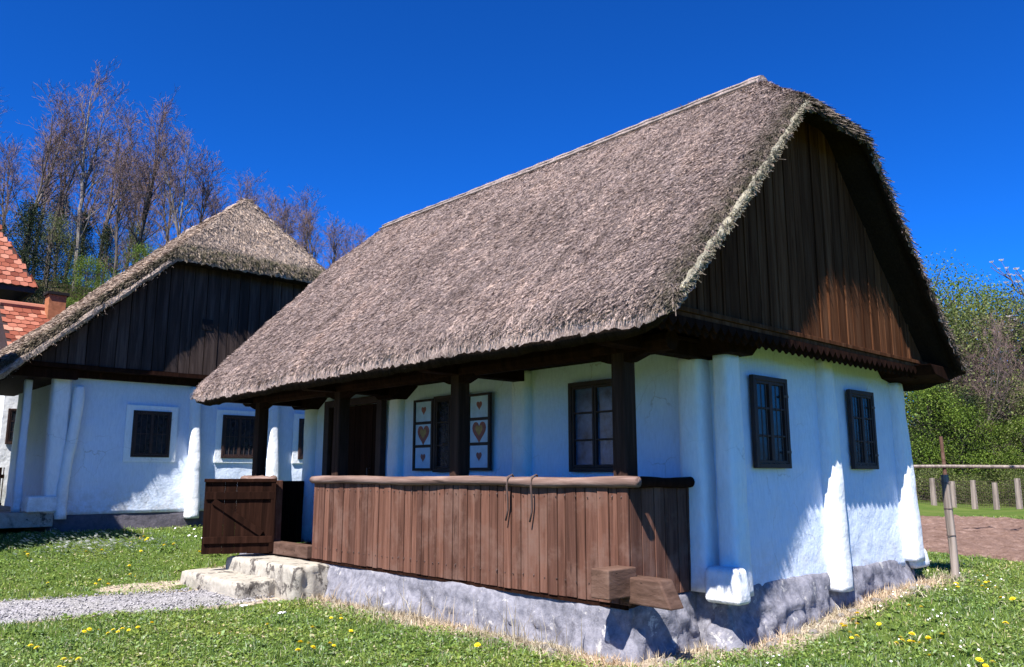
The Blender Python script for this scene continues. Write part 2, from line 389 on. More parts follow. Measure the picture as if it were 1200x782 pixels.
pc, pw = PATHY(X); dry = np.maximum(dry, np.where(X < -.2, .75 - (np.abs(Y-pc)-pw)/.25, 0))
def WORN(x, y):
    a = 1.0-np.hypot((x+1.15)/1.0, (y-5.2)/.75); b = .8-np.hypot((x+1.6)/1.5, (y-6.9)/.45)
    return np.maximum(np.maximum(a, b), -.2) + .45*fbm(x*2.3, y*2.3, 0, 61)
dry = np.maximum(dry, np.clip(WORN(X, Y)*1.6, 0, 1)*(X > -4)*(X < .1)*(Y > 3.5)*(Y < 8))
dry = np.clip(dry, 0, 1)
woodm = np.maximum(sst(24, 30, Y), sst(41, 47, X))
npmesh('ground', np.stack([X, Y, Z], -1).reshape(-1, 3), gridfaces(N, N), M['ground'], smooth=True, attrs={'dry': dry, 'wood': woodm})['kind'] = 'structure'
# gravel path
xs = np.arange(-16, -.78, .05); vs = np.linspace(-1, 1, 30)
XX, VV = np.meshgrid(xs, vs, indexing='ij'); pc, pw = PATHY(XX)
pw = pw + .09*fbm(XX*2, VV*0+np.sign(VV)*7, 0, 21) - .10*sst(-2.2, -.9, XX)
YY = pc + VV*pw
ZZ = G(XX, YY) + .012 + .02*(1-VV**2) + .010*fbm(XX*14, YY*14, 0, 4) - .035*(np.abs(VV) > .97)
npmesh('gravel_path', np.stack([XX, YY, ZZ], -1).reshape(-1, 3), gridfaces(len(xs), len(vs)), M['gravel'], smooth=True)['kind'] = 'structure'
# ploughed garden bed on the right
us = np.linspace(0, 1, 170); vs = np.linspace(0, 1, 150); UU, VV = np.meshgrid(us, vs, indexing='ij')
SA, SB, SC, SD = np.array([8.7, 2.6]), np.array([6.7, -2.2]), np.array([17.5, -1.0]), np.array([20.0, 8.0])
Q = (SA*(1-VV[..., None]) + SB*VV[..., None])*(1-UU[..., None]) + (SD*(1-VV[..., None]) + SC*VV[..., None])*UU[..., None]
XX = Q[..., 0] + .12*fbm(Q[..., 0]*1.5, Q[..., 1]*1.5, 0, 31); YY = Q[..., 1]
ZZ = G(XX, YY) + .05 + .07*fbm(XX*3, YY*3, 0, 33) + .03*fbm(XX*12, YY*12, 0, 35)
edge = np.minimum(np.minimum(UU, 1-UU)*10, np.minimum(VV, 1-VV)*5); ZZ = ZZ - .10*(1-np.clip(edge*6, 0, 1))
npmesh('garden_soil', np.stack([XX, YY, ZZ], -1).reshape(-1, 3), gridfaces(len(us), len(vs)), M['soil'], smooth=True)['kind'] = 'structure'

# ------------------------------------------------------------------ builders for the houses
def thatch_roof(parent, mat, x0, x1, y0, y1, ze, slope, hipn, sn, hipf, sf, dens, seed, thick=.20, vthick=.09, droop=None, step=.032, rough=1.0, slen=.060, swid=.0024):
    xr = (x0+x1)/2
    def plane(x, y):
        L = ze + slope*(x-x0); Rr = ze + slope*(x1-x); Hn = hipn + sn*(y-y0); Hf = hipf + sf*(y1-y)
        k = .10
        def sm(a, b): 
            h = np.clip(.5+.5*(b-a)/k, 0, 1); return b*(1-h)+a*h-k*h*(1-h)
        z = sm(sm(L, Rr), sm(Hn, Hf))
        z = z - .045*np.sin(np.pi*np.clip((z-ze)/(slope*(x1-x0)/2), 0, 1))      # slight sag of the slopes
        if droop is not None: z = z + droop(x, y)
        return z
    def surf(x, y):
        z = plane(x, y)
        d = np.minimum(np.minimum(x-x0, x1-x)*1.0, np.minimum(y-y0, y1-y)); r = .15
        dd = np.clip(d, 0, r); z = z - (r - np.sqrt(np.maximum(0, r*r-(r-dd)**2)))
        z = z + rough*(.030*fbm(x*1.3, y*1.3, z*1.3, seed) + .022*fbm(x*7, y*9, z*3, seed+3, 3) + .012*fbm(x*22, y*30, z*8, seed+5, 2))
        return z
    nx = int((x1-x0)/step)+1; ny = int((y1-y0)/(step*1.15))+1
    xs = np.linspace(x0, x1, nx); ys = np.linspace(y0, y1, ny)
    Xg, Yg = np.meshgrid(xs, ys, indexing='ij'); Zg = surf(Xg, Yg)
    # wobble the outline
    ex = .035*rough*fbm(Yg*1.7, Xg*0+1, 0, seed+8)+.02*fbm(Yg*11, Xg*0+1, 0, seed+9); ey = .03*rough*fbm(Zg*2, 3, 0, seed+11) + .02*fbm(Zg*12, 5, 0, seed+12)
    wx = np.clip(1-np.minimum(Xg-x0, x1-Xg)/.3, 0, 1)*np.sign(xr-Xg); wy = np.clip(1-np.minimum(Yg-y0, y1-Yg)/.3, 0, 1)*np.sign((y0+y1)/2-Yg)
    Xo = Xg + ex*wx; Yo = Yg + ey*wy
    top = np.stack([Xo, Yo, Zg], -1).reshape(-1, 3)
    s = 4; xb = xs[::s] if (nx-1) % s == 0 else xs
    Xb = Xg*1; Yb = Yg*1; r_edge = .13
    Xb = xr + (Xb-xr)*(1-.10/(x1-x0)); Yb = (y0+y1)/2 + (Yb-(y0+y1)/2)*(1-.10/(y1-y0))
    Zb = plane(Xg, Yg) - (vthick + (thick-vthick)*sst(0, .5, np.minimum(Yg-y0, y1-Yg))) - .06*sst(0, .15, np.minimum(Yg-y0, y1-Yg)) + .02*fbm(Xg*5, Yg*5, 0, seed+20)
    bot = np.stack([Xb, Yb, Zb], -1).reshape(-1, 3)
    n = nx*ny
    F = [gridfaces(nx, ny), gridfaces(nx, ny, n, True)]
    per = np.concatenate([np.arange(0, ny), np.arange(1, nx)*ny+ny-1, (nx-1)*ny+np.arange(ny-2, -1, -1), np.arange(nx-2, 0, -1)*ny])
    # middle ring bulging out gives the cut edge its round belly
    bot[per, 2] -= .07; mid = (top[per]+bot[per])/2; ctr = np.array([xr, (y0+y1)/2, 0])
    pr = Xg.ravel()[per], Yg.ravel()[per]
    mid[:, 0] += np.where(np.isclose(pr[0], x0), -.03, np.where(np.isclose(pr[0], x1), .03, 0)); mid[:, 1] += np.where(np.isclose(pr[1], y0), -.03, np.where(np.isclose(pr[1], y1), .03, 0))
    mid += .012*rng.standard_normal(mid.shape)
    q = np.arange(len(per)); q2 = np.roll(q, -1)
    F.append(np.stack([per, per[q2], 2*n+q2, 2*n+q], 1)); F.append(np.stack([2*n+q, 2*n+q2, per[q2]+n, per+n], 1))
    moss = np.concatenate([np.clip(1.15-(Yg.ravel()-y0)/.30, 0, 1)*.95*(Zg.ravel() < hipn+.1), np.zeros(n), np.zeros(len(per))])
    moss[:n] = np.maximum(moss[:n], .55*np.clip((Zg.ravel()-(ze+slope*(x1-x0)/2-.22))/.15, 0, 1))
    # stalks
    def stalks(px, py, lift, L, wd, dirx=None):
        k = len(px); e = .02
        z = surf(px, py); zp = plane(px, py)
        gx = (plane(px+e, py)-plane(px-e, py))/(2*e); gy = (plane(px, py+e)-plane(px, py-e))/(2*e)
        dn = np.stack([-gx, -gy, -(gx**2+gy**2)], 1); dn /= np.linalg.norm(dn, axis=1)[:, None]+1e-9
        nn = np.stack([-gx, -gy, np.ones(k)], 1); nn /= np.linalg.norm(nn, axis=1)[:, None]
        sd = np.cross(nn, dn)
        yaw = rng.normal(0, .42, k)[:, None]; d = dn*np.cos(yaw)+sd*np.sin(yaw); s2 = np.cross(nn, d)
        tilt = (lift*rng.uniform(-.3, 1.4, k))[:, None]; d2 = d*np.cos(tilt)+nn*np.sin(tilt)
        rl = rng.uniform(-.9, .9, k)[:, None]; s3 = s2*np.cos(rl)+nn*np.sin(rl)
        L = (L*rng.uniform(.5, 1.5, k))[:, None]; W_ = (wd*rng.uniform(.6, 1.5, k))[:, None]
        p0 = np.stack([px, py, z+.004], 1); p1 = p0 + d2*L
        V = np.stack([p0-s3*W_, p0+s3*W_, p1+s3*W_*.8, p1-s3*W_*.8], 1).reshape(-1, 3)
        return V
    area = (x1-x0)*(y1-y0)
    k = int(area/2*dens*1.4)
    SX = np.concatenate([rng.uniform(x0, xr, k), rng.uniform(xr, x1, k//4)]); SY = rng.uniform(y0, y1, len(SX))
    kh = int(dens*3*(xr-x0)); SX = np.concatenate([SX, rng.uniform(x0, x1, kh)]); SY = np.concatenate([SY, rng.uniform(y0, y0+1.0, kh)])
    V1 = stalks(SX, SY, .22, slen, swid)
    # fringe along the eaves and verges
    ke = int((y1-y0)*260); V2 = stalks(x0+rng.uniform(0, .06, ke), rng.uniform(y0, y1, ke), -.25, .06, .004)
    kv = int((x1-x0)*420); vx = rng.uniform(x0, x1, kv); V3 = stalks(vx, y0+rng.uniform(0, .07, kv), .1, .07, .004)
    V3r = V3.reshape(-1, 4, 3); V3r[:, 2:, 1] -= rng.uniform(0, .07, kv)[:, None]; V3r[:, 2:, 2] -= rng.uniform(0, .05, kv)[:, None]
    VS = np.concatenate([V1, V2, V3r.reshape(-1, 3)]); b0 = 2*n+len(per)
    FS = b0 + np.arange(len(VS)).reshape(-1, 4)
    ms = np.clip(1.15-(VS[:, 1]-y0)/.30, 0, 1)*.85*(VS[:, 2] < hipn+.1)
    V = np.concatenate([top, bot, mid, VS]); F.append(FS)
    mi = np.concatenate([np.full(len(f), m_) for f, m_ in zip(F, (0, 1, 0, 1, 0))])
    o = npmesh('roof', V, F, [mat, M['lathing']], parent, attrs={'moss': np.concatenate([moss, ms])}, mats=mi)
    return o, plane

def panel_wall(parent, name, mat, x0, x1, y0, y1, z0, z1, batter=.0, step=.06, seed=1, amp=.012, top=.0):
    """closed box of four hand-plastered sheets"""
    me_v = []; F = []; off = 0
    cor = [(x0, y0), (x1, y0), (x1, y1), (x0, y1)]
    nz = int((z1-z0)/step)+1
    ring = []
    for i in range(4):
        a = np.array(cor[i]); b = np.array(cor[(i+1) % 4]); k = max(2, int(np.linalg.norm(b-a)/step))
        t = np.linspace(0, 1, k, endpoint=False); ring.append(a+(b-a)*t[:, None])
    ring = np.concatenate(ring); m = len(ring)
    zs = np.linspace(z0, z1, nz); cx, cy = (x0+x1)/2, (y0+y1)/2
    V = np.zeros((nz, m, 3))
    for i, z in enumerate(zs):
        P = np.concatenate([ring, np.full((m, 1), z)], 1)
        on = np.stack([np.where(np.isclose(ring[:, 0], x0), -1, np.where(np.isclose(ring[:, 0], x1), 1, 0)), np.where(np.isclose(ring[:, 1], y0), -1, np.where(np.isclose(ring[:, 1], y1), 1, 0))], 1)
        d = amp*fbm(P[:, 0]*1.6, P[:, 1]*1.6, P[:, 2]*1.6, seed) + amp*.5*fbm(P[:, 0]*6, P[:, 1]*6, P[:, 2]*6, seed+4, 2) + batter*(z1-z)/(z1-z0)
        P[:, :2] += on*d[:, None]; V[i] = P
    a = np.arange(m); a2 = np.roll(a, -1); 
    Fq = np.concatenate([np.stack([i*m+a, i*m+a2, (i+1)*m+a2, (i+1)*m+a], 1) for i in range(nz-1)])
    return npmesh(name, V.reshape(-1, 3), [Fq, ((nz-1)*m+a)[None, :], a[::-1][None, :]], mat, parent, smooth=False)

def lump(parent, name, mat, cx, cy, z0, z1, w0, w1, d0, d1, e=2.6, seed=1, amp=.012, step=.05, lean=(0, 0), wav=0.0, n=28, dome=True):
    """vertical rounded pilaster / whitewashed post: superellipse section w x d from bottom (0) to top (1)"""
    nz = max(4, int((z1-z0)/step)); V = []; 
    t = np.linspace(0, 2*np.pi, n, endpoint=False)
    ct, st = np.cos(t), np.sin(t); sx = np.sign(ct)*np.abs(ct)**(2/e); sy = np.sign(st)*np.abs(st)**(2/e)
    rows = []
    for i in range(nz+1):
        f = i/nz; z = z0+(z1-z0)*f; wq = w0+(w1-w0)*f; dq = d0+(d1-d0)*f
        ox = lean[0]*(1-f) + wav*math.sin(f*5+seed); oy = lean[1]*(1-f) + wav*.6*math.sin(f*4+seed*2)
        P = np.stack([cx+ox+sx*wq/2, cy+oy+sy*dq/2, np.full(n, z)], 1)
        d = amp*fbm(P[:, 0]*5, P[:, 1]*5, P[:, 2]*4, seed, 3)
        P[:, 0] += sx*d; P[:, 1] += sy*d; rows.append(P)
    if dome:
        for s_, dz in ((.92, .015), (.6, .035)):
            P = rows[nz].copy(); c_ = P.mean(0); P = c_+(P-c_)*s_; P[:, 2] = z1+dz; rows.append(P)
    V = np.concatenate(rows); a = np.arange(n); a2 = np.roll(a, -1); k = len(rows)
    Fq = np.concatenate([np.stack([i*n+a, i*n+a2, (i+1)*n+a2, (i+1)*n+a], 1) for i in range(k-1)])
    return npmesh(name, V, [Fq, ((k-1)*n+a)[None, :], a[::-1][None, :]], mat, parent, smooth=True)

def rough_strip(parent, name, mat, pts, ztop, zbot, out=.10, amp=.05, step=.04, seed=1, inward=.25):
    """stone plinth: follows a polyline (outward side on the right-hand normal), battered and lumpy"""
    pts = np.array(pts, float); seg = []
    for i in range(len(pts)-1):
        a, b = pts[i], pts[i+1]; L = np.linalg.norm(b-a); k = max(2, int(L/step)); t = np.linspace(0, 1, k, endpoint=(i == len(pts)-2))
        nrm = np.array([(b-a)[1], -(b-a)[0]])/L; 
        for q in t: seg.append((*(a+(b-a)*q), *nrm, i+q))
    seg = np.array(seg); nm = seg[:, 2:4].copy()
    for _ in range(6): nm[1:-1] = (nm[:-2]+nm[1:-1]*2+nm[2:])/4
    nm /= np.linalg.norm(nm, axis=1)[:, None]
    zt = np.interp(seg[:, 4], np.arange(len(ztop)), ztop); zb = np.interp(seg[:, 4], np.arange(len(zbot)), zbot)
    vs = np.linspace(0, 1, 16); rows = []
    rows.append(np.stack([seg[:, 0]-nm[:, 0]*inward, seg[:, 1]-nm[:, 1]*inward, zt+.01], 1))
    for i, v in enumerate(vs):
        z = zt+(zb-zt)*v
        px, py = seg[:, 0], seg[:, 1]
        d = out*v**.8 + amp*(fbm(px*2.2, py*2.2, z*2.6, seed) + .6*np.abs(fbm(px*6, py*6, z*7, seed+3, 3))) * min(1, .25+v*1.6) - (.03 if i == 0 else 0)
        zz = z + (.02*fbm(px*3, py*3, 0, seed+7) if i == 0 else 0)
        rows.append(np.stack([px+nm[:, 0]*d, py+nm[:, 1]*d, zz], 1))
    V = np.stack(rows); n, m = V.shape[:2]
    return npmesh(name, V.reshape(-1, 3), gridfaces(n, m), mat, parent, smooth=False)

def boards(mb, a0, a1, width, b, th, zlo, zhi, gap=.006, jit=.004, rj=None, batten=False):
    rj = rj or random.Random(3); a = a0
    while a < a1-.02:
        w_ = width*rj.uniform(.72, 1.25); e = min(a+w_, a1)
        z0 = zlo(a) if callable(zlo) else zlo; zl = zhi(a+.002) if callable(zhi) else zhi; zr = zhi(e-.002) if callable(zhi) else zhi
        z0 += rj.uniform(-.004, .004); bb = b+rj.uniform(-jit, jit); tl = rj.uniform(-.003, .003)
        if zl > z0+.02 or zr > z0+.02:
            zl = max(zl, z0+.01); zr = max(zr, z0+.01)
            mb.poly8([(a+gap/2, bb, z0), (e-gap/2, bb+tl, z0), (e-gap/2, bb+tl+th, z0), (a+gap/2, bb+th, z0),
                      (a+gap/2, bb, zl), (e-gap/2, bb+tl, zr), (e-gap/2, bb+tl+th, zr), (a+gap/2, bb+th, zl)])
        a = e

def heart(cx, cz, s):
    pts = []
    for k in range(28):
        t = 2*math.pi*k/28; x = 16*math.sin(t)**3; z = 13*math.cos(t)-5*math.cos(2*t)-2*math.cos(3*t)-math.cos(4*t)
        pts.append((cx+x/16*s*.5, cz+z/16*s*.58))
    return pts

def window(parent, o, u, n, a0, a1, z0, z1, cols=2, rows=3, surround=None, depth=.035, hinges=True, grille=False, sky_pane=False, lab=None):
    fr = MB(o, u, n); t = .045
    fr.box(a0, a0+t, .0, depth, z0, z1); fr.box(a1-t, a1, .0, depth, z0, z1)
    fr.box(a0+t, a1-t, .0, depth, z0, z0+t); fr.box(a0+t, a1-t, .0, depth, z1-t, z1)
    W_ = fr.build('window', M['frame'], parent, bevel=.004)
    if lab: W_['label'] = lab
    s = MB(o, u, n); iw = (a1-a0-2*t)/cols
    for c_ in range(cols):
        x0, x1 = a0+t+c_*iw, a0+t+(c_+1)*iw
        q = .028
        s.box(x0+.003, x0+q, .004, depth-.008, z0+t+.002, z1-t-.002); s.box(x1-q, x1-.003, .004, depth-.008, z0+t+.002, z1-t-.002)
        s.box(x0+q, x1-q, .004, depth-.008, z0+t+.002, z0+t+q); s.box(x0+q, x1-q, .004, depth-.008, z1-t-q, z1-t-.002)
        for r_ in range(1, rows):
            zz = z0+t+(z1-z0-2*t)*r_/rows; s.box(x0+q, x1-q, .006, depth-.012, zz-.009, zz+.009)
    s.build('sash', M['frame'], W_, bevel=.002)
    g = MB(o, u, n); g.box(a0+t+.004, a1-t-.004, .001, .010, z0+t+.004, z1-t-.004); g.build('pane', M['sky_pane'] if sky_pane else M['glass'], W_)
    if grille:
        g = MB(o, u, n)
        for k in range(1, 6):
            a = a0+t+(a1-a0-2*t)*k/6; g.bar((a, depth-.010, z0+t), (a, depth-.010, z1-t), .007, .007)
        g.build('grille', M['iron'], W_)
    if hinges:
        for zz in (z0+(z1-z0)*.18, z0+(z1-z0)*.8):
            g = MB(o, u, n); g.tube([(a1+.008, depth*.6, zz-.035), (a1+.008, depth*.6, zz+.035)], .012, 8); g.box(a1-.09, a1, depth, depth+.004, zz-.012, zz+.012)
            g.build('hinge', M['iron'], W_)
    if surround:
        q = surround; g = MB(o, u, n)
        g.box(a0-q, a0-.002, -.02, .008, z0-q*.7, z1+q*.8); g.box(a1+.002, a1+q, -.02, .008, z0-q*.7, z1+q*.8)
        g.box(a0-.002, a1+.002, -.02, .008, z0-q*.7, z0-.002); g.box(a0-.002, a1+.002, -.02, .008, z1+.002, z1+q*.8)
        g.build('surround', M['trim_white'], W_)
    return W_

XD, YD = (1, 0, 0), (0, 1, 0); NX, NY = (-1, 0, 0), (0, -1, 0)

# ================================================================== MAIN HOUSE
H = thing('thatched_cottage', 'large thatched blue-white cottage with brown board veranda, filling the middle and right', 'house', (2.0, 3.0, -.4))
WX, WY, WR, WF = 1.06, -.30, 4.74, 7.25
panel_wall(H, 'wall', M['plaster'], WX, WR, WY, WF, -.02, 2.34, batter=.03, seed=5)
roof, rplane = thatch_roof(H, M['thatch'], -.72, 4.93, -1.06, 7.62, 2.34, 1.03, 4.58, .74, 4.58, .74, 6200, 11, thick=.17,
                           droop=lambda x, y: -.01*np.exp(-((y+1.06)/.8)**2)*np.clip(1-(x+.7)/1.0, 0, 1) - .05*np.clip((y-5)/2.6, 0, 1)*np.clip(1-(x+.7)/1.0, 0, 1))
# ridge capping and the two laths that hold it
rc = MB(); pts = []; zr = float(rplane(np.array(2.105), np.array(3.0))) - .01
ys = np.linspace(-.28, 6.85, 60)
rc.tube([(2.105+.006*math.sin(y*1.3), y, zr-.085+.008*math.sin(y*1.1+1)) for y in ys], [.12+.004*math.sin(i*2.1) for i in range(60)], 12, .04, seed=4)
rc.build('ridge_cap', M['thatch'], roof)
for dx, dz in ((-.10, .055), (-.155, -.01)):
    g = MB(); g.tube([(2.105+dx+.004*math.sin(y*1.3), y, zr-.082+dz+.010*math.sin(y*1.1+1)) for y in ys], .013, 6); g.build('ridge_pole', M['wood_grey'], roof)
# pale trimmed straw roll below the near verge
def verge_roll(parent, y, x0, x1, zf, r, nm, mat, k=46, seed=2):
    rr = random.Random(seed); mb = MB(); P = []; rad = []
    for i in range(k):
        f = i/(k-1); x = x0+(x1-x0)*f
        P.append((x+rr.uniform(-.008, .008), y+rr.uniform(-.012, .012), zf(x)+rr.uniform(-.012, .012))); rad.append(r*rr.uniform(.75, 1.25)*(1-.35*f))
    mb.tube(P, rad, 9, .22, seed=seed)
    for i in range(k*34):      # loose straw ends
        f = rr.random(); x = x0+(x1-x0)*f; z = zf(x); L = rr.uniform(.02, .06)
        d = Vector((rr.gauss(-.2, .5), rr.gauss(-.5, .4), rr.gauss(-.5, .5))).normalized()
        p = Vector((x+rr.gauss(0, r*.5), y-rr.random()*r*.8, z+rr.gauss(0, r*.6))); q = p+d*L; s = d.cross(Vector((rr.gauss(0, 1), rr.gauss(0, 1), rr.gauss(0, 1)))).normalized()*.003
        b = len(mb.v); mb.v += [tuple(p-s), tuple(p+s), tuple(q+s*.6), tuple(q-s*.6)]; mb.f.append((b, b+1, b+2, b+3))
    return mb.build(nm, mat, parent)
vz = lambda x: float(rplane(np.array(x), np.array(-1.06))) - .075
verge_roll(roof, -1.065, -.64, 1.46, vz, .030, 'verge_trim', M['straw_pale'])
verge_roll(roof, -1.03, 2.75, 4.80, vz, .035, 'verge_trim', M['thatch'], seed=8)
# gable boards
GY = -.70
def gtop(x):
    return float(rplane(np.array(x), np.array(GY))) - .20
mb = MB(); boards(mb, -.45, 4.72, .19, GY, .022, 2.33, gtop, .010, .003, random.Random(5)); gb = mb.build('gable_boarding', M['wood_gable'], H, bevel=.003)
rj = random.Random(6); x = -.3
while x < 4.6:
    zt = min(gtop(x), gtop(x+.03)); 
    if zt > 2.5 and rj.random() < .55: mb = MB(); mb.box(x, x+.028, GY-.014, GY-.004, 2.34, zt-.02); mb.build('batten', M['wood_gable'], gb)
    x += .19
# cornice with its two rows of scalloped edging
mb = MB(); mb.box(-.50, 4.76, GY-.05, GY+.03, 2.295, 2.335); mb.prism([(-.48, 2.293), (4.74, 2.293), (4.74, 2.255), (-.48, 2.255)], GY-.035, GY+.015)
cor = mb.build('cornice', M['wood_gable'], H, bevel=.004)
def scallop(a0, a1, pitch, ztop, zs, depth):
    pts = [(a0, ztop)]; k = int((a1-a0)/pitch)
    low = []
    for i in range(k):
        x = a0+i*pitch
        for f in (0, .2, .35, .5, .65, .8): low.append((x+pitch*f, zs-depth*math.sin(math.pi*f)**.8 if f else zs))
    low.append((a0+k*pitch, zs)); return [(a0, ztop)]+low+[(a0+k*pitch, ztop)]
def valance(parent, a0, a1, pitch, ztop, zs, depth, y, th, mat, name='scalloped_edging'):
    mb = MB(); k = int((a1-a0)/pitch)
    for i in range(k):
        x = a0+i*pitch
        mb.prism([(x+.002, ztop), (x+.002, zs), (x+pitch*.22, zs-depth*.55), (x+pitch*.5, zs-depth), (x+pitch*.78, zs-depth*.55), (x+pitch-.002, zs), (x+pitch-.002, ztop)], y, y+th)
    return mb.build(name, mat, parent)
valance(cor, -.48, 4.74, .118, 2.253, 2.225, .060, GY-.045, .018, M['wood_dark'])
valance(cor, -.42, 4.68, .118, 2.255, 2.185, .055, GY+.02, .018, M['wood_dark'])
# soffit planks: gable overhang, porch ceiling
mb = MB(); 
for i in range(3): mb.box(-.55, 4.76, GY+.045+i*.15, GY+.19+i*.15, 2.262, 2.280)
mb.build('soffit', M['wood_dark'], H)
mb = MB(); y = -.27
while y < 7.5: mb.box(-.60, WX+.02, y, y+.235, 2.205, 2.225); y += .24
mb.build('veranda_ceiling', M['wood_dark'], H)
for i in range(10):
    yy = .10+i*.78
    for p_, q_ in (((-.60, yy, 2.16), (.6, yy, 3.38)), ((4.80, yy, 2.16), (3.6, yy, 3.38))):
        mb = MB(); mb.bar(p_, q_, .08, .09); mb.build('rafter', M['wood_dark'], roof)
# plates, posts
mb = MB(); mb.tube([(.08, -.45, 2.13), (.08, 2.5, 2.14), (.08, 7.5, 2.14)], .088, 10, .03); mb.build('eaves_beam', M['wood_dark'], H)
for i, yy in enumerate((-.0, 2.34, 4.75, 7.02)):
    yy += (.09 if i == 0 else 0); mb = MB((.095, yy, 0), XD, YD); w_ = .078
    mb.poly8([(-w_, -w_, -.05), (w_, -w_, -.05), (w_, w_, -.05), (-w_, w_, -.05), (-w_*.93, -w_*.9, 2.10), (w_, -w_*.9, 2.10), (w_, w_, 2.10), (-w_*.93, w_, 2.10)])
    po = mb.build('veranda_post', M['wood_post'], H, bevel=.012)
    mb = MB((.085, yy, 0), YD, XD); mb.prism([(-.30, 2.09), (.30, 2.09), (.30, 2.05), (.12, 1.99), (-.12, 1.99), (-.30, 2.05)], -.06, .06); mb.build('post_capital', M['wood_dark'], po, bevel=.006)
# cross beams with cut ends
for yy in (-.12, 2.34, 4.84, 7.22):
    mb = MB((0, 0, 0), XD, YD); mb.prism([(-.5, 2.20), (1.10, 2.20), (1.10, 2.08), (-.38, 2.08), (-.5, 2.13)], yy-.08, yy+.08)
    mb.build('cross_beam', M['wood_dark'], H, bevel=.006)
# corbels under the wall plate (corner of gable, far corner, door side)
mb = MB((0, 0, 0), XD, YD)
mb.prism([(.70, 2.28), (.84, 2.10), (1.20, 2.10), (1.42, 2.28)], -.52, .05)
mb.build('corbel', M['wood_dark'], H, bevel=.008)
mb = MB((0, 0, 0), XD, YD); mb.prism([(4.30, 2.27), (4.42, 2.16), (4.85, 2.10), (4.88, 2.27)], -.92, .2); mb.build('corbel', M['wood_dark'], H, bevel=.008)
for yy in (4.84, 7.22): mb = MB((0, 0, 0), YD, XD); mb.prism([(yy-.42, 2.2), (yy-.16, 2.04), (yy+.16, 2.04), (yy+.42, 2.2)], .80, 1.08); mb.build('corbel', M['wood_dark'], H, bevel=.008)
# pilasters
lump(H, 'pilaster', M['plaster_white'], 1.00, -.02, .02, 2.11, .28, .25, .28, .26, 4.5, 1, dome=False, lean=(-.03, -.03), amp=.008)
lump(H, 'pilaster', M['plaster_white'], 1.04, -.335, .00, 2.11, .26, .24, .22, .17, 4.0, 2, dome=False, lean=(-.03, -.03), amp=.008)
lump(H, 'pilaster', M['plaster_white'], 2.90, WY-.035, -.12, 2.24, .26, .23, .24, .15, 3.6, 3, dome=False, lean=(-.06, -.05), amp=.009)
lump(H, 'pilaster', M['plaster_white'], WR-.04, WY-.01, .04, 2.12, .28, .21, .27, .19, 3.8, 4, dome=False, lean=(.05, -.04), amp=.009)
for yy, s_ in ((2.36, 5), (4.86, 6), (7.22, 7)): lump(H, 'pilaster', M['plaster_white'], WX-.02, yy, .02, 2.2, .2, .18, .29, .27, 3, s_, dome=False)
# white painted log ends at the wall foot
def block(parent, name, mat, x0, x1, y0, y1, z0, z1, tap=.9, seed=1, round_=.03, lab=None, tx=0, ty=0):
    mb = MB(); cx, cy = (x0+x1)/2, (y0+y1)/2; q = tap
    mb.poly8([(x0, y0, z0), (x1, y0, z0), (x1, y1, z0), (x0, y1, z0), (cx-(cx-x0)*q+tx, cy-(cy-y0)*q+ty, z1), (cx+(x1-cx)*q+tx, cy-(cy-y0)*q+ty, z1), (cx+(x1-cx)*q+tx, y1, z1), (cx-(cx-x0)*q+tx, y1, z1)])
    o = mb.build(name, mat, parent, smooth=False, bevel=round_); o.modifiers['bevel'].segments = 4
    if lab: o['label'] = lab
    return o
block(H, 'sill_log_end', M['plaster_white'], .71, .93, -.57, -.22, -.04, .255, .84, round_=.045, lab='white painted log end at the near corner of the wall')
block(H, 'sill_log_end', M['plaster_white'], 4.68, 5.08, -.46, -.12, -.05, .18, .8, round_=.06, lab='white painted log end at the far gable corner')
# foundation
FND = rough_strip(H, 'foundation', M['foundation'], [(.02, 7.3), (.02, 5.0), (.02, 2.5), (.02, .0), (.93, .0), (.93, WY-.02), (2.9, WY-.02), (WR+.04, WY-.02), (WR+.04, WF+.05)],
            [-.03, -.03, -.025, -.02, .03, .10, .09, .12, .10], [-.62, -.62, -.62, -.60, -.55, -.50, -.45, -.4, -.3], out=.10, amp=.13, step=.03, seed=3)
mb = MB(); mb.box(.0, WX+.1, .03, 7.25, -.06, -.005); mb.build('veranda_floor', M['wood_dark'], H)
# veranda boarding
mb = MB((0, 0, 0), YD, XD); boards(mb, -.02, 5.20, .128, -.012, .024, -.02, .935, .013, .006, random.Random(9)); mb.box(.0, 5.18, .014, .022, .0, .92); fb = mb.build('veranda_boarding', M['wood_sun'], H, bevel=.003)
fb['label'] = 'long sunlit row of brown vertical boards'
nm = MB((0, 0, 0), YD, XD); rj = random.Random(40); a = .05
while a < 5.15:
    for z in (.12, .84): nm.tube([(a, -.010, z+rj.uniform(-.02, .02)), (a, -.0235, z+.001)], .0048, 6)
    a += rj.uniform(.10, .15)
tag(nm.build('nails', M['iron'], fb), kind='stuff')
mb = MB((0, 0, 0), XD, YD); boards(mb, .015, 1.02, .15, -.012, .024, .02, .935, .011, .004, random.Random(10)); mb.box(.02, 1.0, .014, .022, .03, .92); sb = mb.build('veranda_boarding', M['wood_sun'], H, bevel=.003)
sb['label'] = 'short half-shaded row of boards at the veranda end'
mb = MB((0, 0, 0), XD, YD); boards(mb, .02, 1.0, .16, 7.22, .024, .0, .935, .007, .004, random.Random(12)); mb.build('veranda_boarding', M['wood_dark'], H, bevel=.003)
mb = MB((0, 0, 0), YD, XD); boards(mb, 6.35, 7.24, .14, .0, .024, -.02, .935, .007, .004, random.Random(13)); mb.build('veranda_boarding', M['wood_dark'], H, bevel=.003)
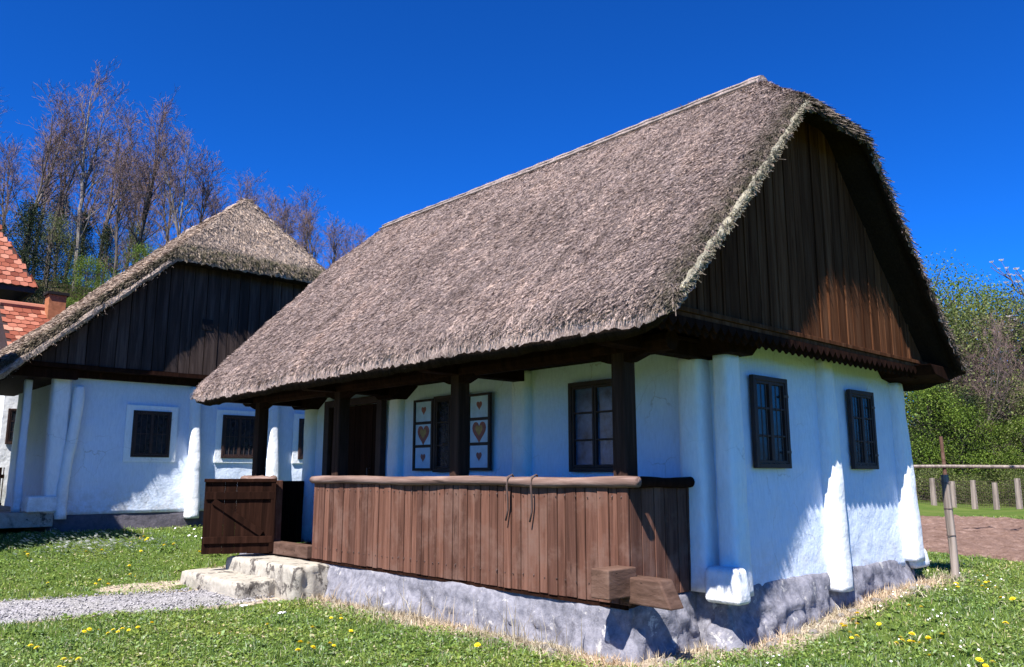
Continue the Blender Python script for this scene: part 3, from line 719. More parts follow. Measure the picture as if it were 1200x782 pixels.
for a, b, nm in ((-.14, 5.22, 0), (6.28, 7.28, 0)):
    mb = MB(); k = 40; mb.tube([(-.025+.008*math.sin(i*.5), a+(b-a)*i/(k-1), .968+.006*math.sin(i*.37+2)) for i in range(k)], [.046+.003*math.sin(i*.9) for i in range(k)], 12, .05, seed=4); mb.build('handrail', M['wood_railx'], fb if b < 6 else H, smooth=True)
mb = MB(); k = 14; mb.tube([(-.02+1.22*i/(k-1), -.035, .965+.004*math.sin(i*.7)) for i in range(k)], [.046+.003*math.sin(i*.9) for i in range(k)], 12, .05, seed=6); mb.build('handrail', M['wood_dark'], sb, smooth=True)
# projecting beam ends at the corner
o_ = block(H, 'sill_beam_end', M['wood_end'], -.34, .02, -.07, .12, .06, .29, .97, round_=.012, lab='sawn beam end pointing away from the long side')
mb = MB((0, 0, 0), YD, XD); mb.prism([(-.47, .00), (.02, .01), (.02, .215), (-.36, .215)], -.075, .10); o_ = mb.build('sill_beam_end', M['wood_end'], H, bevel=.014); o_['label'] = 'sloping cut beam end pointing past the gable'
# threshold, gate and gate posts
mb = MB(); mb.box(-.06, .10, 5.22, 6.22, -.03, .13); mb.build('threshold', M['wood_end'], H, bevel=.012)
mb = MB(); mb.poly8([(-.03, 6.20, -.05), (.08, 6.20, -.05), (.08, 6.34, -.05), (-.03, 6.34, -.05), (-.03, 6.21, .95), (.08, 6.21, .95), (.08, 6.33, .95), (-.03, 6.33, .95)]); mb.build('gate_post', M['wood_sun'], H, bevel=.01)
hx, hy = -.05, 6.16; fx, fy = -.87, 6.58; gl = math.hypot(fx-hx, fy-hy); gu = ((fx-hx)/gl, (fy-hy)/gl, 0); gn = (gu[1], -gu[0], 0)
if gn[1] > 0: gn = (-gn[0], -gn[1], 0)
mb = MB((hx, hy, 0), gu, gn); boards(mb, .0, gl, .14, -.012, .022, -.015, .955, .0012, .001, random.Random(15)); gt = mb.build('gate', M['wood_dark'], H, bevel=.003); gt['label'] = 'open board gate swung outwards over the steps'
mb = MB((hx, hy, 0), gu, gn); mb.box(.02, gl-.02, .012, .04, .70, .80); mb.box(.02, gl-.02, .012, .04, .12, .21); mb.box(-.01, gl+.01, -.02, .045, .93, .975)
mb.bar((.16, .026, .24), (gl-.12, .026, .68), .03, .08); mb.box(.0, .06, .012, .036, .0, .93); mb.build('brace', M['wood_dark'], gt, bevel=.004)
# door
dr = MB((WX-.03, 0, 0), YD, NX); dr.box(5.12, 5.24, -.0, .09, .0, 2.13); dr.box(6.54, 6.68, .0, .09, .0, 2.13); dr.box(5.24, 6.54, .0, .09, 2.03, 2.13)
D_ = dr.build('door', M['frame'], H, bevel=.006)
mb = MB((WX-.03, 0, 0), YD, NX); boards(mb, 5.25, 6.53, .17, .015, .03, .01, 2.02, .008, .003, random.Random(4)); mb.build('door_leaf', M['wood_dark'], D_, bevel=.003)
mb = MB((WX-.03, 0, 0), YD, NX); mb.tube([(5.42, .05, 1.0), (5.42, .10, 1.0), (5.42, .10, 1.12), (5.42, .05, 1.12)], .009, 6); mb.build('handle', M['iron'], D_)
# porch windows (wall x = WX)
ow = (WX-.045, 0, 0)
W3 = window(H, ow, YD, NX, .86, 1.58, 1.06, 2.00, 2, 3, depth=.05, hinges=False, sky_pane=True, lab='veranda window nearest the gable')
W4 = window(H, ow, YD, NX, 3.30, 3.96, 1.06, 2.02, 2, 3, depth=.05, hinges=False, lab='veranda window with heart-painted shutters')
for a0, a1 in ((2.86, 3.28), (3.98, 4.40)):
    mb = MB(ow, YD, NX); z0, z1 = 1.08, 2.0
    mb.box(a0, a1, .01, .02, z0, z1)
    for z in (z0, z0+.30, z0+.60, z1-.03): mb.box(a0+.035, a1-.035, .021, .046, z, z+.03)
    mb.box(a0, a0+.035, .021, .048, z0, z1); mb.box(a1-.035, a1, .021, .048, z0, z1)
    sh = mb.build('shutter', M['frame'], W4, bevel=.003)
    am = (a0+a1)/2
    mb = MB(ow, YD, NX)
    for z in (z0+.03, z0+.33, z0+.63): mb.box(a0+.038, a1-.038, .021, .028, z+.003, z+.265)
    mb.build('painted_panel', M['white_panel'], sh)
    for hz_, hs_ in ((.17, .10), (.78, .10), (.47, .25)): mb = MB(ow, YD, NX); mb.prism(heart(am, z0+hz_, hs_), .0285, .032); mb.build('heart_motif', M['red'], sh)
    mb = MB(ow, YD, NX); mb.prism(heart(am, z0+.48, .13), .0325, .035); mb.build('heart_motif', M['ochre'], sh)
# gable windows (wall y = WY), hinges on the right
og = (0, WY-.035, 0)
window(H, og, XD, NY, 1.42, 2.05, 1.09, 1.96, 2, 3, grille=True, depth=.045, lab='gable window nearer the veranda')
window(H, og, XD, NY, 3.40, 4.00, 1.09, 1.96, 2, 3, grille=True, depth=.045, lab='gable window at the far side')
# hooks hanging over the rail
for i, yy in enumerate((1.39, 1.06)):
    mb = MB(); mb.tube([(.02, yy, .975), (-.02, yy, 1.032), (-.085, yy, 1.01), (-.095, yy, .93), (-.07, yy+.01, .80), (-.05, yy+.03, .70), (-.06, yy+.05, .60)], .009, 6)
    tag(mb.build('rail_hook', M['iron'], None, smooth=True), ('thin rusty hook hanging over the veranda rail, nearer the doorway' if i == 0 else 'thin rusty hook hanging over the veranda rail, nearer the corner post'), 'hook', 'hooks hanging over the veranda rail')

# stone steps
def slab(name, label, x0, x1, y0, y1, z0, z1, seed, step=.035):
    nx, ny, nz = int((x1-x0)/step)+1, int((y1-y0)/step)+1, 7
    Xs, Ys = np.meshgrid(np.linspace(-1, 1, nx), np.linspace(-1, 1, ny), indexing='ij')
    def rr(a, b):   # rounded rectangle mapping
        s_ = .05; return a*(1-s_*b*b*.5)+.03*vn(b*3, seed, 0, 2), b*(1-s_*a*a*.5)+.02*vn(a*3, seed+5, 0, 2)
    a, b = rr(Xs, Ys); cx, cy = (x0+x1)/2, (y0+y1)/2
    Xt = cx+a*(x1-x0)/2; Yt = cy+b*(y1-y0)/2
    e = 1-np.maximum(np.abs(Xs), np.abs(Ys)); Zt = z1 + .012*fbm(Xt*4, Yt*4, 0, seed) - .016*np.clip(1-e/.06, 0, 1)**2
    top = np.stack([Xt, Yt, Zt], -1).reshape(-1, 3)
    per = np.concatenate([np.arange(0, ny), np.arange(1, nx)*ny+ny-1, (nx-1)*ny+np.arange(ny-2, -1, -1), np.arange(nx-2, 0, -1)*ny])
    rows = [top]; pt = top[per]; c0 = np.array([cx, cy, 0]); d = pt-c0; d[:, 2] = 0; d /= np.linalg.norm(d, axis=1)[:, None]
    for k in range(1, nz):
        v = k/(nz-1); P = pt.copy(); P[:, 2] = pt[:, 2] + (z0-pt[:, 2])*v
        am = .045*(fbm(P[:, 0]*5, P[:, 1]*5, P[:, 2]*8, seed+2, 3)+.3); P += d*am[:, None]; rows.append(P)
    F = [gridfaces(nx, ny)]; q = np.arange(len(per)); q2 = np.roll(q, -1); n0 = len(top); m_ = len(per)
    F.append(np.stack([per, n0+q, n0+q2, per[q2]], 1)[:, ::-1])
    for k in range(nz-2): F.append(np.stack([n0+k*m_+q, n0+(k+1)*m_+q, n0+(k+1)*m_+q2, n0+k*m_+q2], 1)[:, ::-1])
    o = npmesh(name, np.concatenate(rows), F, M['step']); tag(o, label, 'step', 'stone steps up to the veranda'); return o
slab('stone_step', 'upper pale stone step directly below the veranda threshold', -.50, .0, 4.72, 6.62, -.50, -.055, 3)
slab('stone_step', 'lower pale stone step at the end of the gravel path', -.98, -.42, 5.15, 6.95, -.62, -.235, 7)

# ================================================================== HOUSE BEHIND
B = thing('thatched_cottage', 'second thatched cottage with boarded gable and three small windows, left behind the open gate', 'house', (1.2, 13, .1))
panel_wall(B, 'wall', M['plaster'], -1.58, 4.0, 11.0, 14.5, .36, 2.84, batter=.05, seed=25)
rough_strip(B, 'foundation', M['plinth_dark'], [(-1.62, 14.5), (-1.62, 10.97), (1.2, 10.97), (4.05, 10.97), (4.05, 14.5)], [.40]*5, [-.3]*5, out=.07, amp=.04, seed=13)
roofB, bplane = thatch_roof(B, M['thatch_gold'], -3.30, 6.30, 10.30, 15.4, 2.24, .92, 5.14, 1.9, 5.14, 1.9, 2600, 41, thick=.26, step=.05, rough=2.0, slen=.085, swid=.0048, vthick=.20)
BY = 10.60
def btop(x): return float(bplane(np.array(x), np.array(BY))) - .27
mb = MB(); boards(mb, -2.6, 5.0, .24, BY, .022, 2.87, btop, .014, .006, random.Random(25)); mb.build('gable_boarding', M['wood_gable_grey'], B)
mb = MB(); mb.prism([(-2.3, 2.85), (5.0, 2.85), (3.05, 4.6), (-.35, 4.6)], BY+.03, BY+.07); mb.build('gable_backing', M['wood_dark'], B)
mb = MB(); mb.box(-2.7, 5.1, BY-.03, BY+.03, 2.79, 2.86); mb.box(-2.7, 5.1, BY+.031, 11.0, 2.79, 2.815); mb.box(-1.7, 4.1, 10.86, 10.98, 2.68, 2.785); mb.build('cornice', M['wood_dark'], B)
mb = MB(); mb.box(.52, .72, BY-.02, BY-.008, 3.72, 3.92); mb.build('gable_vent', M['dark'], B)
vb = lambda x: float(bplane(np.array(x), np.array(10.3))) - .19
verge_roll(roofB, 10.31, -3.2, -.25, vb, .07, 'verge_trim', M['thatch_gold'], 30, 14)
rc = MB(); ysb = np.linspace(11.12, 14.5, 30); zrb = float(bplane(np.array(1.50), np.array(13.)))-.03
rc.tube([(1.50, y, zrb-.10+.02*math.sin(y*6)) for y in ysb], [.15+.02*math.sin(i*2.1) for i in range(30)], 10, .1, seed=9); rc.build('ridge_cap', M['thatch_gold'], roofB)
ob = (0, 10.945, 0)
for a0, a1, lb in ((-.47, .20, 'leftmost gable window, over the grass'), (1.18, 1.88, 'middle gable window'), (2.80, 3.48, 'right gable window beside the veranda post')):
    window(B, ob, XD, NY, a0, a1, 1.34, 2.17, 2, 2, surround=.12, depth=.03, hinges=False, grille=True, lab=lb)
lump(B, 'pilaster', M['plaster_white'], .62, 10.92, .24, 2.66, .24, .17, .28, .15, 3.2, 31, dome=False, wav=.012, lean=(.05, -.04))
lump(B, 'pilaster', M['plaster_white'], 2.20, 10.92, .24, 2.66, .24, .17, .28, .15, 3.2, 32, dome=False, wav=.01, lean=(.05, -.06))
lump(B, 'pilaster', M['plaster_white'], -1.44, 10.86, .30, 2.50, .17, .17, .18, .17, 2.4, 35, dome=True, wav=.03, lean=(-.08, -.03))
lump(B, 'pilaster', M['plaster_white'], -1.66, 11.02, .40, 2.70, .26, .30, .3, .3, 4, 34, dome=False)
block(B, 'sill_log_end', M['plaster_white'], -2.05, -1.60, 10.80, 11.2, .42, .68, .95, round_=.03)
# its veranda on the left
mb = MB(); mb.box(-2.95, -1.62, 10.9, 14.9, .18, .42); mb.build('veranda_floor', M['step'], B, bevel=.01)
lump(B, 'veranda_post', M['plaster'], -2.10, 11.3, .42, 2.62, .13, .12, .14, .13, 4, 36, dome=False)
mb = MB(); mb.box(-3.0, -2.82, 10.45, 15.1, 2.30, 2.46); mb.box(-3.1, -1.5, 10.66, 10.8, 2.62, 2.78); mb.build('eaves_beam', M['wood_dark'], B)
mb = MB(); mb.box(-3.1, -1.55, 10.82, 15.1, 2.64, 2.66); mb.build('veranda_ceiling', M['wood_dark'], B)
mb = MB(); mb.box(-2.98, -2.86, 14.6, 14.72, .4, 2.32); mb.box(-2.98, -2.86, 12.9, 13.02, .4, 2.32); mb.build('veranda_post', M['wood_dark'], B)

# ================================================================== RED-TILED BUILDINGS
def tile_face(mb, E0, E1, up, inside, tw=.19, th=.17, lift=.022):
    """rows of flat tiles on the face starting at eave E0-E1, rising along up"""
    E0, E1, up = Vector(E0), Vector(E1), Vector(up); L = (E1-E0).length; u = (E1-E0)/L; H_ = up.length; v = up/H_; n_ = u.cross(v).normalized()
    if n_.z < 0: n_ = -n_
    rr = random.Random(5)
    r_ = 0
    while r_*th < H_:
        s = r_*th; off = (r_ % 2)*tw/2; k = -1
        while k*tw < L+tw:
            a = k*tw+off
            if inside(a+tw/2, s+th/2):
                l0 = lift+rr.uniform(-.004, .006); g = .006
                P = E0+u*(a+g)+v*(s-.02); Q = E0+u*(a+tw-g)+v*(s-.02); R_ = E0+u*(a+tw-g)+v*(s+th+.03); S = E0+u*(a+g)+v*(s+th+.03)
                mid = E0+u*(a+tw/2)+v*(s-.055)
                b = len(mb.v)
                mb.v += [tuple(P+n_*l0), tuple(mid+n_*l0), tuple(Q+n_*l0), tuple(R_+n_*.003), tuple(S+n_*.003), tuple(P+n_*(l0-.018)), tuple(mid+n_*(l0-.018)), tuple(Q+n_*(l0-.018))]
                mb.f += [(b, b+1, b+2, b+3, b+4), (b, b+5, b+6, b+1), (b+1, b+6, b+7, b+2), (b, b+4, b+5), (b+2, b+7, b+3)]
            k += 1
        r_ += 1
# tall hipped one; an unseen wing is added in front, out of view, to shade the lawn
T = thing('tiled_house', 'tall whitewashed house with steep red tiled hip roof, cut off by the left edge', 'house', (-5, 19, .3))
mb = MB(); mb.box(-9.5, -1.25, 19.6, 27, -.2, 5.80); mb.build('wall', M['plaster_white'], T)
mb = MB(); mb.box(-9.5, -4.62, 8.60, 12.5, -.6, 5.45); shade_wing = mb.build('wall', M['plaster_white'], T)  # added unseen block, there only to throw the lawn shadow
tr = MB(); ez = 5.83; ax0, ax1, ay0, ay1 = -10.2, -.50, 19.1, 27.9
rz, sl_ = 9.9, 1.0
cx1 = (ax0+ax1)/2; cyr = (ay0+ay1)/2; hw = (ay1-ay0)/2
tr.v += [(ax0, ay0, ez), (ax1, ay0, ez), (ax1, ay1, ez), (ax0, ay1, ez), (ax0+hw*.75, cyr, ez+hw*1.25), (ax1-hw*.52, cyr, ez+hw*1.25)]
tr.f += [(0, 1, 5, 4), (1, 2, 5), (2, 3, 4, 5), (3, 0, 4), (3, 2, 1, 0)]
rT = tr.build('roof', M['frame'], T)
mb = MB(); apx = hw*.52
fh = math.hypot(hw, hw*1.25)
tile_face(mb, (ax0, ay0, ez), (ax1, ay0, ez), (0, hw, hw*1.25), lambda a, s: a > 3 and a < (ax1-ax0) - apx*(s/fh) - .02 and s < fh)
fh2 = math.hypot(apx, hw*1.25)
tile_face(mb, (ax1, ay0, ez), (ax1, ay1, ez), (-apx, 0, hw*1.25), lambda a, s: a > hw*(s/fh2) and a < 2*hw-hw*(s/fh2))
mb.build('roof_tiles', M['tile'], rT)
mb = MB(); mb.box(ax0+.05, ax1-.03, ay0+.03, ay0+.10, ez-.16, ez-.03); mb.box(ax1-.1, ax1-.03, ay0+.1, ay1, ez-.16, ez-.03); mb.build('fascia', M['frame'], rT)
mb = MB(); a0, a1, b0, b1, e2 = -9.7, -4.30, 8.36, 12.7, 5.50
mb.v += [(a0, b0, e2), (a1, b0, e2), (a1, b1, e2), (a0, b1, e2), ((a0+a1)/2, b0+2.4, e2+2.2), ((a0+a1)/2, b1, e2+2.2)]; mb.f += [(0, 1, 4), (1, 2, 5, 4), (3, 0, 4, 5), (3, 2, 1, 0), (2, 3, 5)]
mb.build('roof', M['tile'], T)  # roof of the added out-of-view wing
# low one
L_ = thing('tiled_house', 'low house with orange-red tiled roof and brick chimney behind the left thatched cottage', 'house', (0, 19, .3))
mb = MB(); mb.box(-1.40, 3.2, 16.8, 19.0, -.2, 3.6); lw = mb.build('wall', M['plaster_white'], L_)
mb = MB(); mb.v += [(-1.42, 16.35, 3.45), (3.5, 16.35, 3.45), (3.5, 18.5, 5.16), (-1.42, 18.5, 5.16), (-1.42, 19.4, 4.35), (3.5, 19.4, 4.35)]; mb.f += [(0, 1, 2, 3), (3, 2, 5, 4), (0, 3, 4), (1, 5, 2), (0, 4, 5, 1)]
rL = mb.build('roof', M['frame'], L_)
mb = MB(); fl = math.hypot(2.15, 1.71); tile_face(mb, (-1.42, 16.35, 3.45), (3.5, 16.35, 3.45), (0, 2.15, 1.71), lambda a, s: s < fl and 0 < a < 4.9, .20, .19)
mb.tube([(-1.4, 18.5, 5.19), (3.5, 18.5, 5.19)], .09, 8); mb.build('roof_tiles', M['tile'], rL)
mb = MB(); mb.box(-.42, -.02, 18.1, 18.5, 4.7, 5.50); ch = mb.build('chimney', M['brick'], rL, bevel=.01)
mb = MB(); mb.box(-.47, .03, 18.05, 18.55, 5.50, 5.57); mb.build('chimney_cap', M['dark'], ch)
window(L_, (0, 16.79, 0), XD, NY, -1.30, -1.05, 1.7, 2.5, 1, 3, hinges=False)
PF = thing('picket_fence', 'dark wooden paling fence seen under the far veranda at the left edge', 'fence', (-2.6, 15.9, .3))
mb = MB(); boards(mb, -3.6, -1.4, .09, 15.95, .02, .15, 1.18, .03, .003, random.Random(31)); mb.build('palings', M['wood_dark'], PF)
mb = MB(); mb.box(-3.6, -1.4, 15.975, 16.02, .95, 1.03); mb.box(-3.6, -1.4, 15.975, 16.02, .35, .43); mb.build('rail', M['wood_dark'], PF)

# ================================================================== GARDEN FENCES ON THE RIGHT
def gz(x, y): return float(G(x, y))
mb = MB((0, 0, 0)); z0 = gz(5.5, -.56)
P_ = thing('fence_post', 'rough grey-brown post standing in the grass beside the ploughed bed', 'post', (5.48, -.54, z0))
mb.tube([(5.50, -.56, z0-.1), (5.497, -.553, z0+.4), (5.488, -.545, z0+.8), (5.478, -.54, 1.03)], [.050, .046, .046, .043], 12, .08, seed=3); mb.build('shaft', M['wood_grey'], P_)
mb = MB()
for z in (.30, .62, .93): mb.tube([(5.49-.053*math.cos(t), -.548-.053*math.sin(t), z) for t in np.linspace(0, 6.28, 12)], .004, 5)
mb.build('wire_binding', M['iron'], P_)
x_, y_ = 12.0, 1.79; z0 = gz(x_, y_)
PR = thing('rail_fence', 'slender pole fence with one long pale horizontal rail behind the ploughed bed', 'fence', (x_, y_, z0))
mb = MB(); mb.tube([(x_, y_, z0-.1), (x_+.02, y_, 1.0), (x_, y_+.01, 1.78)], [.045, .04, .033], 8, .06); mb.build('post', M['wood_end'], PR)
mb = MB(); mb.tube([(11.55, 2.35, 1.19), (12.0, 1.74, 1.19), (13.2, .2, 1.17), (14.5, -1.5, 1.16)], [.03, .03, .032, .03], 8, .08); mb.build('rail', M['wood_grey'], PR)
mb = MB(); mb.tube([(14.3, -1.2, gz(14.3, -1.2)-.1), (14.3, -1.2, 1.2)], .04, 8, .06); mb.build('post', M['wood_end'], PR)
# long mesh fence in front of the wood
FE = thing('mesh_fence', 'wire mesh fence with short pale posts in front of the wood', 'fence', (31, 7, gz(31, 7)))
fa, fb_ = Vector((33.5, 14.0, 0)), Vector((28.8, -2.0, 0)); nseg = 18; prev = None
for i in range(nseg+1):
    q = fa.lerp(fb_, i/nseg); q.z = gz(q.x, q.y); mb = MB()
    mb.tube([(q.x, q.y, q.z-.1), (q.x+.02, q.y, q.z+1.12+.06*math.sin(i*3))], [.13, .11], 8, .08, seed=i); mb.build('fence_post', M['wood_grey'], FE)
mb = MB()
for i in range(nseg):
    a = fa.lerp(fb_, i/nseg); b = fa.lerp(fb_, (i+1)/nseg); a.z = gz(a.x, a.y); b.z = gz(b.x, b.y)
    for h in np.linspace(.08, 1.1, 8): mb.tube([(a.x, a.y, a.z+h), (b.x, b.y, b.z+h)], .006, 3, cap=False)
    for t in np.linspace(0, 1, 10): p = a.lerp(b, t); mb.tube([(p.x, p.y, p.z+.05), (p.x, p.y, p.z+1.12)], .006, 3, cap=False)
mb.build('wire_mesh', M['iron'], FE)

# ================================================================== TREES
def bare_tree(name, seed, h, barkm, spread=1.0):
    """tall upright stem that forks into steep limbs, side branches and a fine haze of twigs"""
    rr = random.Random(seed); tr = MB(); mid = MB(); fine = MB()
    def limb(mb, p, d, L, r0, r1, k, n, wob, upw):
        pts = [p]; rad = [r0]; ds = []
        for i in range(k):
            d = (d + Vector((rr.gauss(0, wob), rr.gauss(0, wob), upw))).normalized(); p = p+d*L/k; pts.append(p); rad.append(r0+(r1-r0)*(i+1)/k); ds.append(d)
        mb.tube([tuple(q) for q in pts], rad, n, 0, False); return pts, rad, ds
    def off(d, ang):
        ax = rr.uniform(0, 6.283); a = d.orthogonal().normalized(); c_ = d.cross(a); return (d*math.cos(ang)+(a*math.cos(ax)+c_*math.sin(ax))*math.sin(ang)).normalized()
    def twigs(p, d, L, lv):
        pts, rad, ds = limb(fine, p, d, L, .016 if lv == 0 else .011, .008, 3, 3, .16, .05)
        if lv >= 2: return
        for _ in range(rr.choice((2, 3, 3)) if lv == 0 else 2):
            i = rr.choice((1, 2, 3)); nd = off(ds[i-1], rr.uniform(.35, .9)); twigs(pts[i], nd, L*rr.uniform(.45, .75), lv+1)
    def branch(p, d, L, r, lv):
        pts, rad, ds = limb(mid, p, d, L, r, r*.45, 5, 5 if lv < 2 else 4, .10, .07)
        nb = (5, 4, 0)[lv] if lv < 2 else 0
        for j in range(nb):
            i = min(5, 1+int((j+rr.random())*5/nb)); nd = off(ds[i-1], rr.uniform(.35, .75)*spread); branch(pts[i], nd, L*rr.uniform(.42, .66)*(1.1-.08*i), max(.016, rad[i]*.62), lv+1)
        for j in range(2 if lv == 0 else (3 if lv == 1 else 2)):
            i = rr.choice((2, 3, 4, 5, 5)); nd = off(ds[i-1], rr.uniform(.2, .8)); twigs(pts[i], nd, rr.uniform(.5, 1.1)*h/17, 0)
    lean = Vector((rr.gauss(0, .05), rr.gauss(0, .05), 1)).normalized()
    fork = rr.uniform(.30, .42)
    pts, rad, ds = limb(tr, Vector((0, 0, -.5)), lean, h*fork, h*.0105, h*.0085, 6, 8, .035, .05)
    for j in range(rr.choice((2, 3))):
        nd = off(ds[-1], rr.uniform(.10, .30)*spread); L = h*(1-fork)*rr.uniform(.62, .80)
        p2, r2_, d2 = limb(tr, pts[-1], nd, L, h*.0068, h*.002, 9, 6, .06, .04)
        for i in range(1, 10):
            for _ in range(1 if i % 3 else 2):
                nb = off(d2[i-1], rr.uniform(.35, .8)*spread); branch(p2[i], nb, h*rr.uniform(.10, .20)*(1.15-.06*i), r2_[i]*.55, 1)
    for j in range(5): 
        i = rr.choice((3, 4, 5)); branch(pts[i], off(ds[i-1], rr.uniform(.5, .9)), h*rr.uniform(.10, .2), h*.003, 1)
    t = thing(name, 'x', 'tree'); tr.build('trunk', barkm, t); mid.build('limbs', barkm, t); fine.build('twigs', M['twig'], t)
    return t
def leafy_tree(name, seed, h, cr, cbase, leafm, nclump, per, ls, barkm=None, shape='round', gap=.0):
    rr = np.random.default_rng(seed); r2 = random.Random(seed)
    t = thing(name, 'x', 'tree'); mb = MB(); lean = r2.uniform(-.03, .03)*h
    mb.tube([(0, 0, -.5), (lean*.2, 0, h*.3), (lean*.6, .1, h*.6), (lean, 0, h*.93)], [h*.018, h*.014, h*.009, h*.003], 8, .08)
    mb.build('trunk', barkm or M['bark'], t)
    cl = []; 
    for i in range(nclump):
        f = rr.uniform(0, 1)**.9; z = cbase + (h-cbase)*f
        if shape == 'cone': R_ = cr*(1-f)**.85+.15
        else: R_ = cr*math.sqrt(max(.03, 1-(2*f-.85)**2/1.4))
        a = rr.uniform(0, 6.283); q = R_*math.sqrt(rr.uniform(.15, 1)) * (1+.35*math.sin(a*3+seed)+.2*math.sin(f*9+a)); cl.append((lean*f+q*math.cos(a), q*math.sin(a), z))
    cl = np.array(cl); mbl = MB()
    for c_ in cl[::2]:
        zb = max(cbase*.6, c_[2]-r2.uniform(.15, .35)*h*.6-.3); mbl.tube([(lean*zb/h, 0, zb), (c_[0]*.5, c_[1]*.5, (zb+c_[2])/2+.1), tuple(c_)], [h*.0045, h*.003, .012], 4, 0, False)
    mbl.build('limbs', barkm or M['bark'], t)
    n_ = nclump*per; C0 = np.repeat(cl, per, 0); sg = cr*.17+.12
    P = C0 + rr.normal(0, 1, (n_, 3))*np.array([sg, sg, sg*.62])
    if shape == 'cone': P[:, 2] -= .35*np.hypot(P[:, 0]-C0[:, 0], P[:, 1]-C0[:, 1])
    u = rr.normal(0, 1, (n_, 3)); u /= np.linalg.norm(u, axis=1)[:, None]; w2 = rr.normal(0, 1, (n_, 3)); w2[:, 2] += 1.0; v = np.cross(u, w2); v /= np.linalg.norm(v, axis=1)[:, None]
    s = ls*rr.uniform(.5, 1.4, (n_, 1))
    V = np.stack([P-u*s*.6, P-v*s*.35, P+u*s*.6, P+v*s*.35], 1).reshape(-1, 3)
    npmesh('crown', V, np.arange(len(V)).reshape(-1, 4), leafm, t)
    return t
def polar(azd, dist): return CAM[0]+dist*math.cos(R(azd)), CAM[1]+dist*math.sin(R(azd))
protos = {}
protos['bareA'] = bare_tree('bare_tree', 3, 19, M['bark']); protos['bareB'] = bare_tree('bare_tree', 12, 17, M['bark'], .9); protos['bareC'] = bare_tree('bare_tree', 21, 20, M['bark_pale'], .8); protos['bareD'] = bare_tree('bare_tree', 33, 15, M['bark'], 1.15)
protos['spring'] = leafy_tree('leafy_tree', 5, 9, 3.0, 1.2, M['leaf_spring'], 130, 80, .13)
protos['olive'] = leafy_tree('leafy_tree', 6, 12, 3.4, 1.6, M['leaf_olive'], 110, 80, .12)
protos['ever'] = leafy_tree('evergreen_tree', 8, 12, 2.6, .8, M['leaf_dark'], 200, 90, .12, shape='cone')
protos['springtall'] = leafy_tree('leafy_tree', 9, 13, 3.2, 2.2, M['leaf_spring'], 120, 85, .11)
protos['bush'] = leafy_tree('bush', 10, 3.2, 2.2, .1, M['leaf_olive'], 60, 90, .09)
used = set()
def place(kind, az, dist, sc, label, group, rz):
    x, y = polar(az, dist); z = gz(x, y)-.1
    if kind not in used:
        used.add(kind); o = protos[kind]; o.location = (x, y, z); o.rotation_euler = (0, 0, rz); o.scale = (sc,)*3; o['label'] = label; o['group'] = group; return o
    return copy_tree(protos[kind], (x, y, z), rz, sc, label, group)
KN = {'bareA': 'dark bare tree', 'bareB': 'slim bare tree', 'bareC': 'bare whitish-trunked tree', 'bareD': 'spreading bare tree',
      'spring': 'spring-green bushy tree', 'olive': 'dull olive-green tree', 'ever': 'dark pointed evergreen', 'springtall': 'tall yellow-green tree', 'bush': 'dark low shrub'}
def pos_word(az):
    for a, w_ in ((77.5, 'above the tall tiled roof at the left edge'), (74.5, 'above the brick chimney'), (71, 'behind the left slope of the far thatch'), (68, 'just left of the far thatch peak'), (65, 'behind the far thatch peak'), (61, 'right of the far thatch peak'), (50, 'where the two thatched roofs meet')):
        if az > a: return w_
    return 'behind the near roof'
rt = random.Random(77)
hill = []
for az, d, k, s in ((79.2, 46, 'bareA', .95), (77.9, 50, 'bareB', 1.0), (76.2, 47, 'bareC', 1.06), (75.0, 53, 'bareA', 1.08), (74.0, 45, 'bareD', .95), (72.9, 50, 'bareA', .97), (71.3, 52, 'bareB', 1.05),
                    (70.4, 48, 'bareC', .93), (69.0, 50, 'bareD', 1.05), (67.6, 54, 'bareA', .80), (66.2, 50, 'bareB', .82), (64.8, 55, 'bareA', .78), (63.4, 50, 'bareD', .88), (61.8, 55, 'bareB', .80), (60.2, 52, 'bareD', .82), (58.6, 56, 'bareA', .66),
                    (57.2, 54, 'bareD', .76), (55.8, 56, 'bareB', .70), (58.0, 60, 'bareA', .8), (56.4, 60, 'bareA', .72), (60.8, 58, 'bareA', .86), (54.6, 57, 'bareD', .66), (78.6, 58, 'bareD', 1.2), (73.4, 60, 'bareB', 1.12), (68.2, 60, 'bareD', 1.05), (65.6, 62, 'bareD', .98), (62.4, 62, 'bareA', .82), (80.6, 52, 'bareB', .85), (82.3, 48, 'bareA', .8),
                    (76.9, 64, 'bareA', 1.15), (71.9, 64, 'bareA', 1.1), (59.3, 63, 'bareD', .85)):
    place(k, az, d, s*(.645 if k != 'bareC' else .60), KN[k]+' on the hillside '+pos_word(az)+(', rear' if d > 57 else ''), 'bare trees on the hillside', rt.uniform(0, 6.28))
HS = .50
for az, d, k, s in ((80.5, 40, 'ever', .85), (79.0, 42, 'ever', .95), (77.8, 44, 'olive', .75), (76.8, 40, 'spring', .55), (75.6, 43, 'spring', .72), (74.7, 46, 'ever', .72), (73.8, 42, 'spring', .65), (72.6, 45, 'spring', .85), (71.6, 42, 'olive', .6), (70.7, 46, 'spring', .78),
                    (69.6, 44, 'spring', .6), (68.4, 47, 'spring', .60), (67.0, 48, 'olive', .45), (65.0, 48, 'spring', .4), (81.8, 44, 'ever', 1.), (76.0, 52, 'ever', .8), (73.0, 52, 'olive', .75), (70.0, 52, 'ever', .6), (77.4, 52, 'ever', .9)):
    place(k, az, d, s*HS, KN[k]+' among the bare trunks '+pos_word(az)+(', rear' if d > 49 else ''), 'undergrowth on the hillside', rt.uniform(0, 6.28))
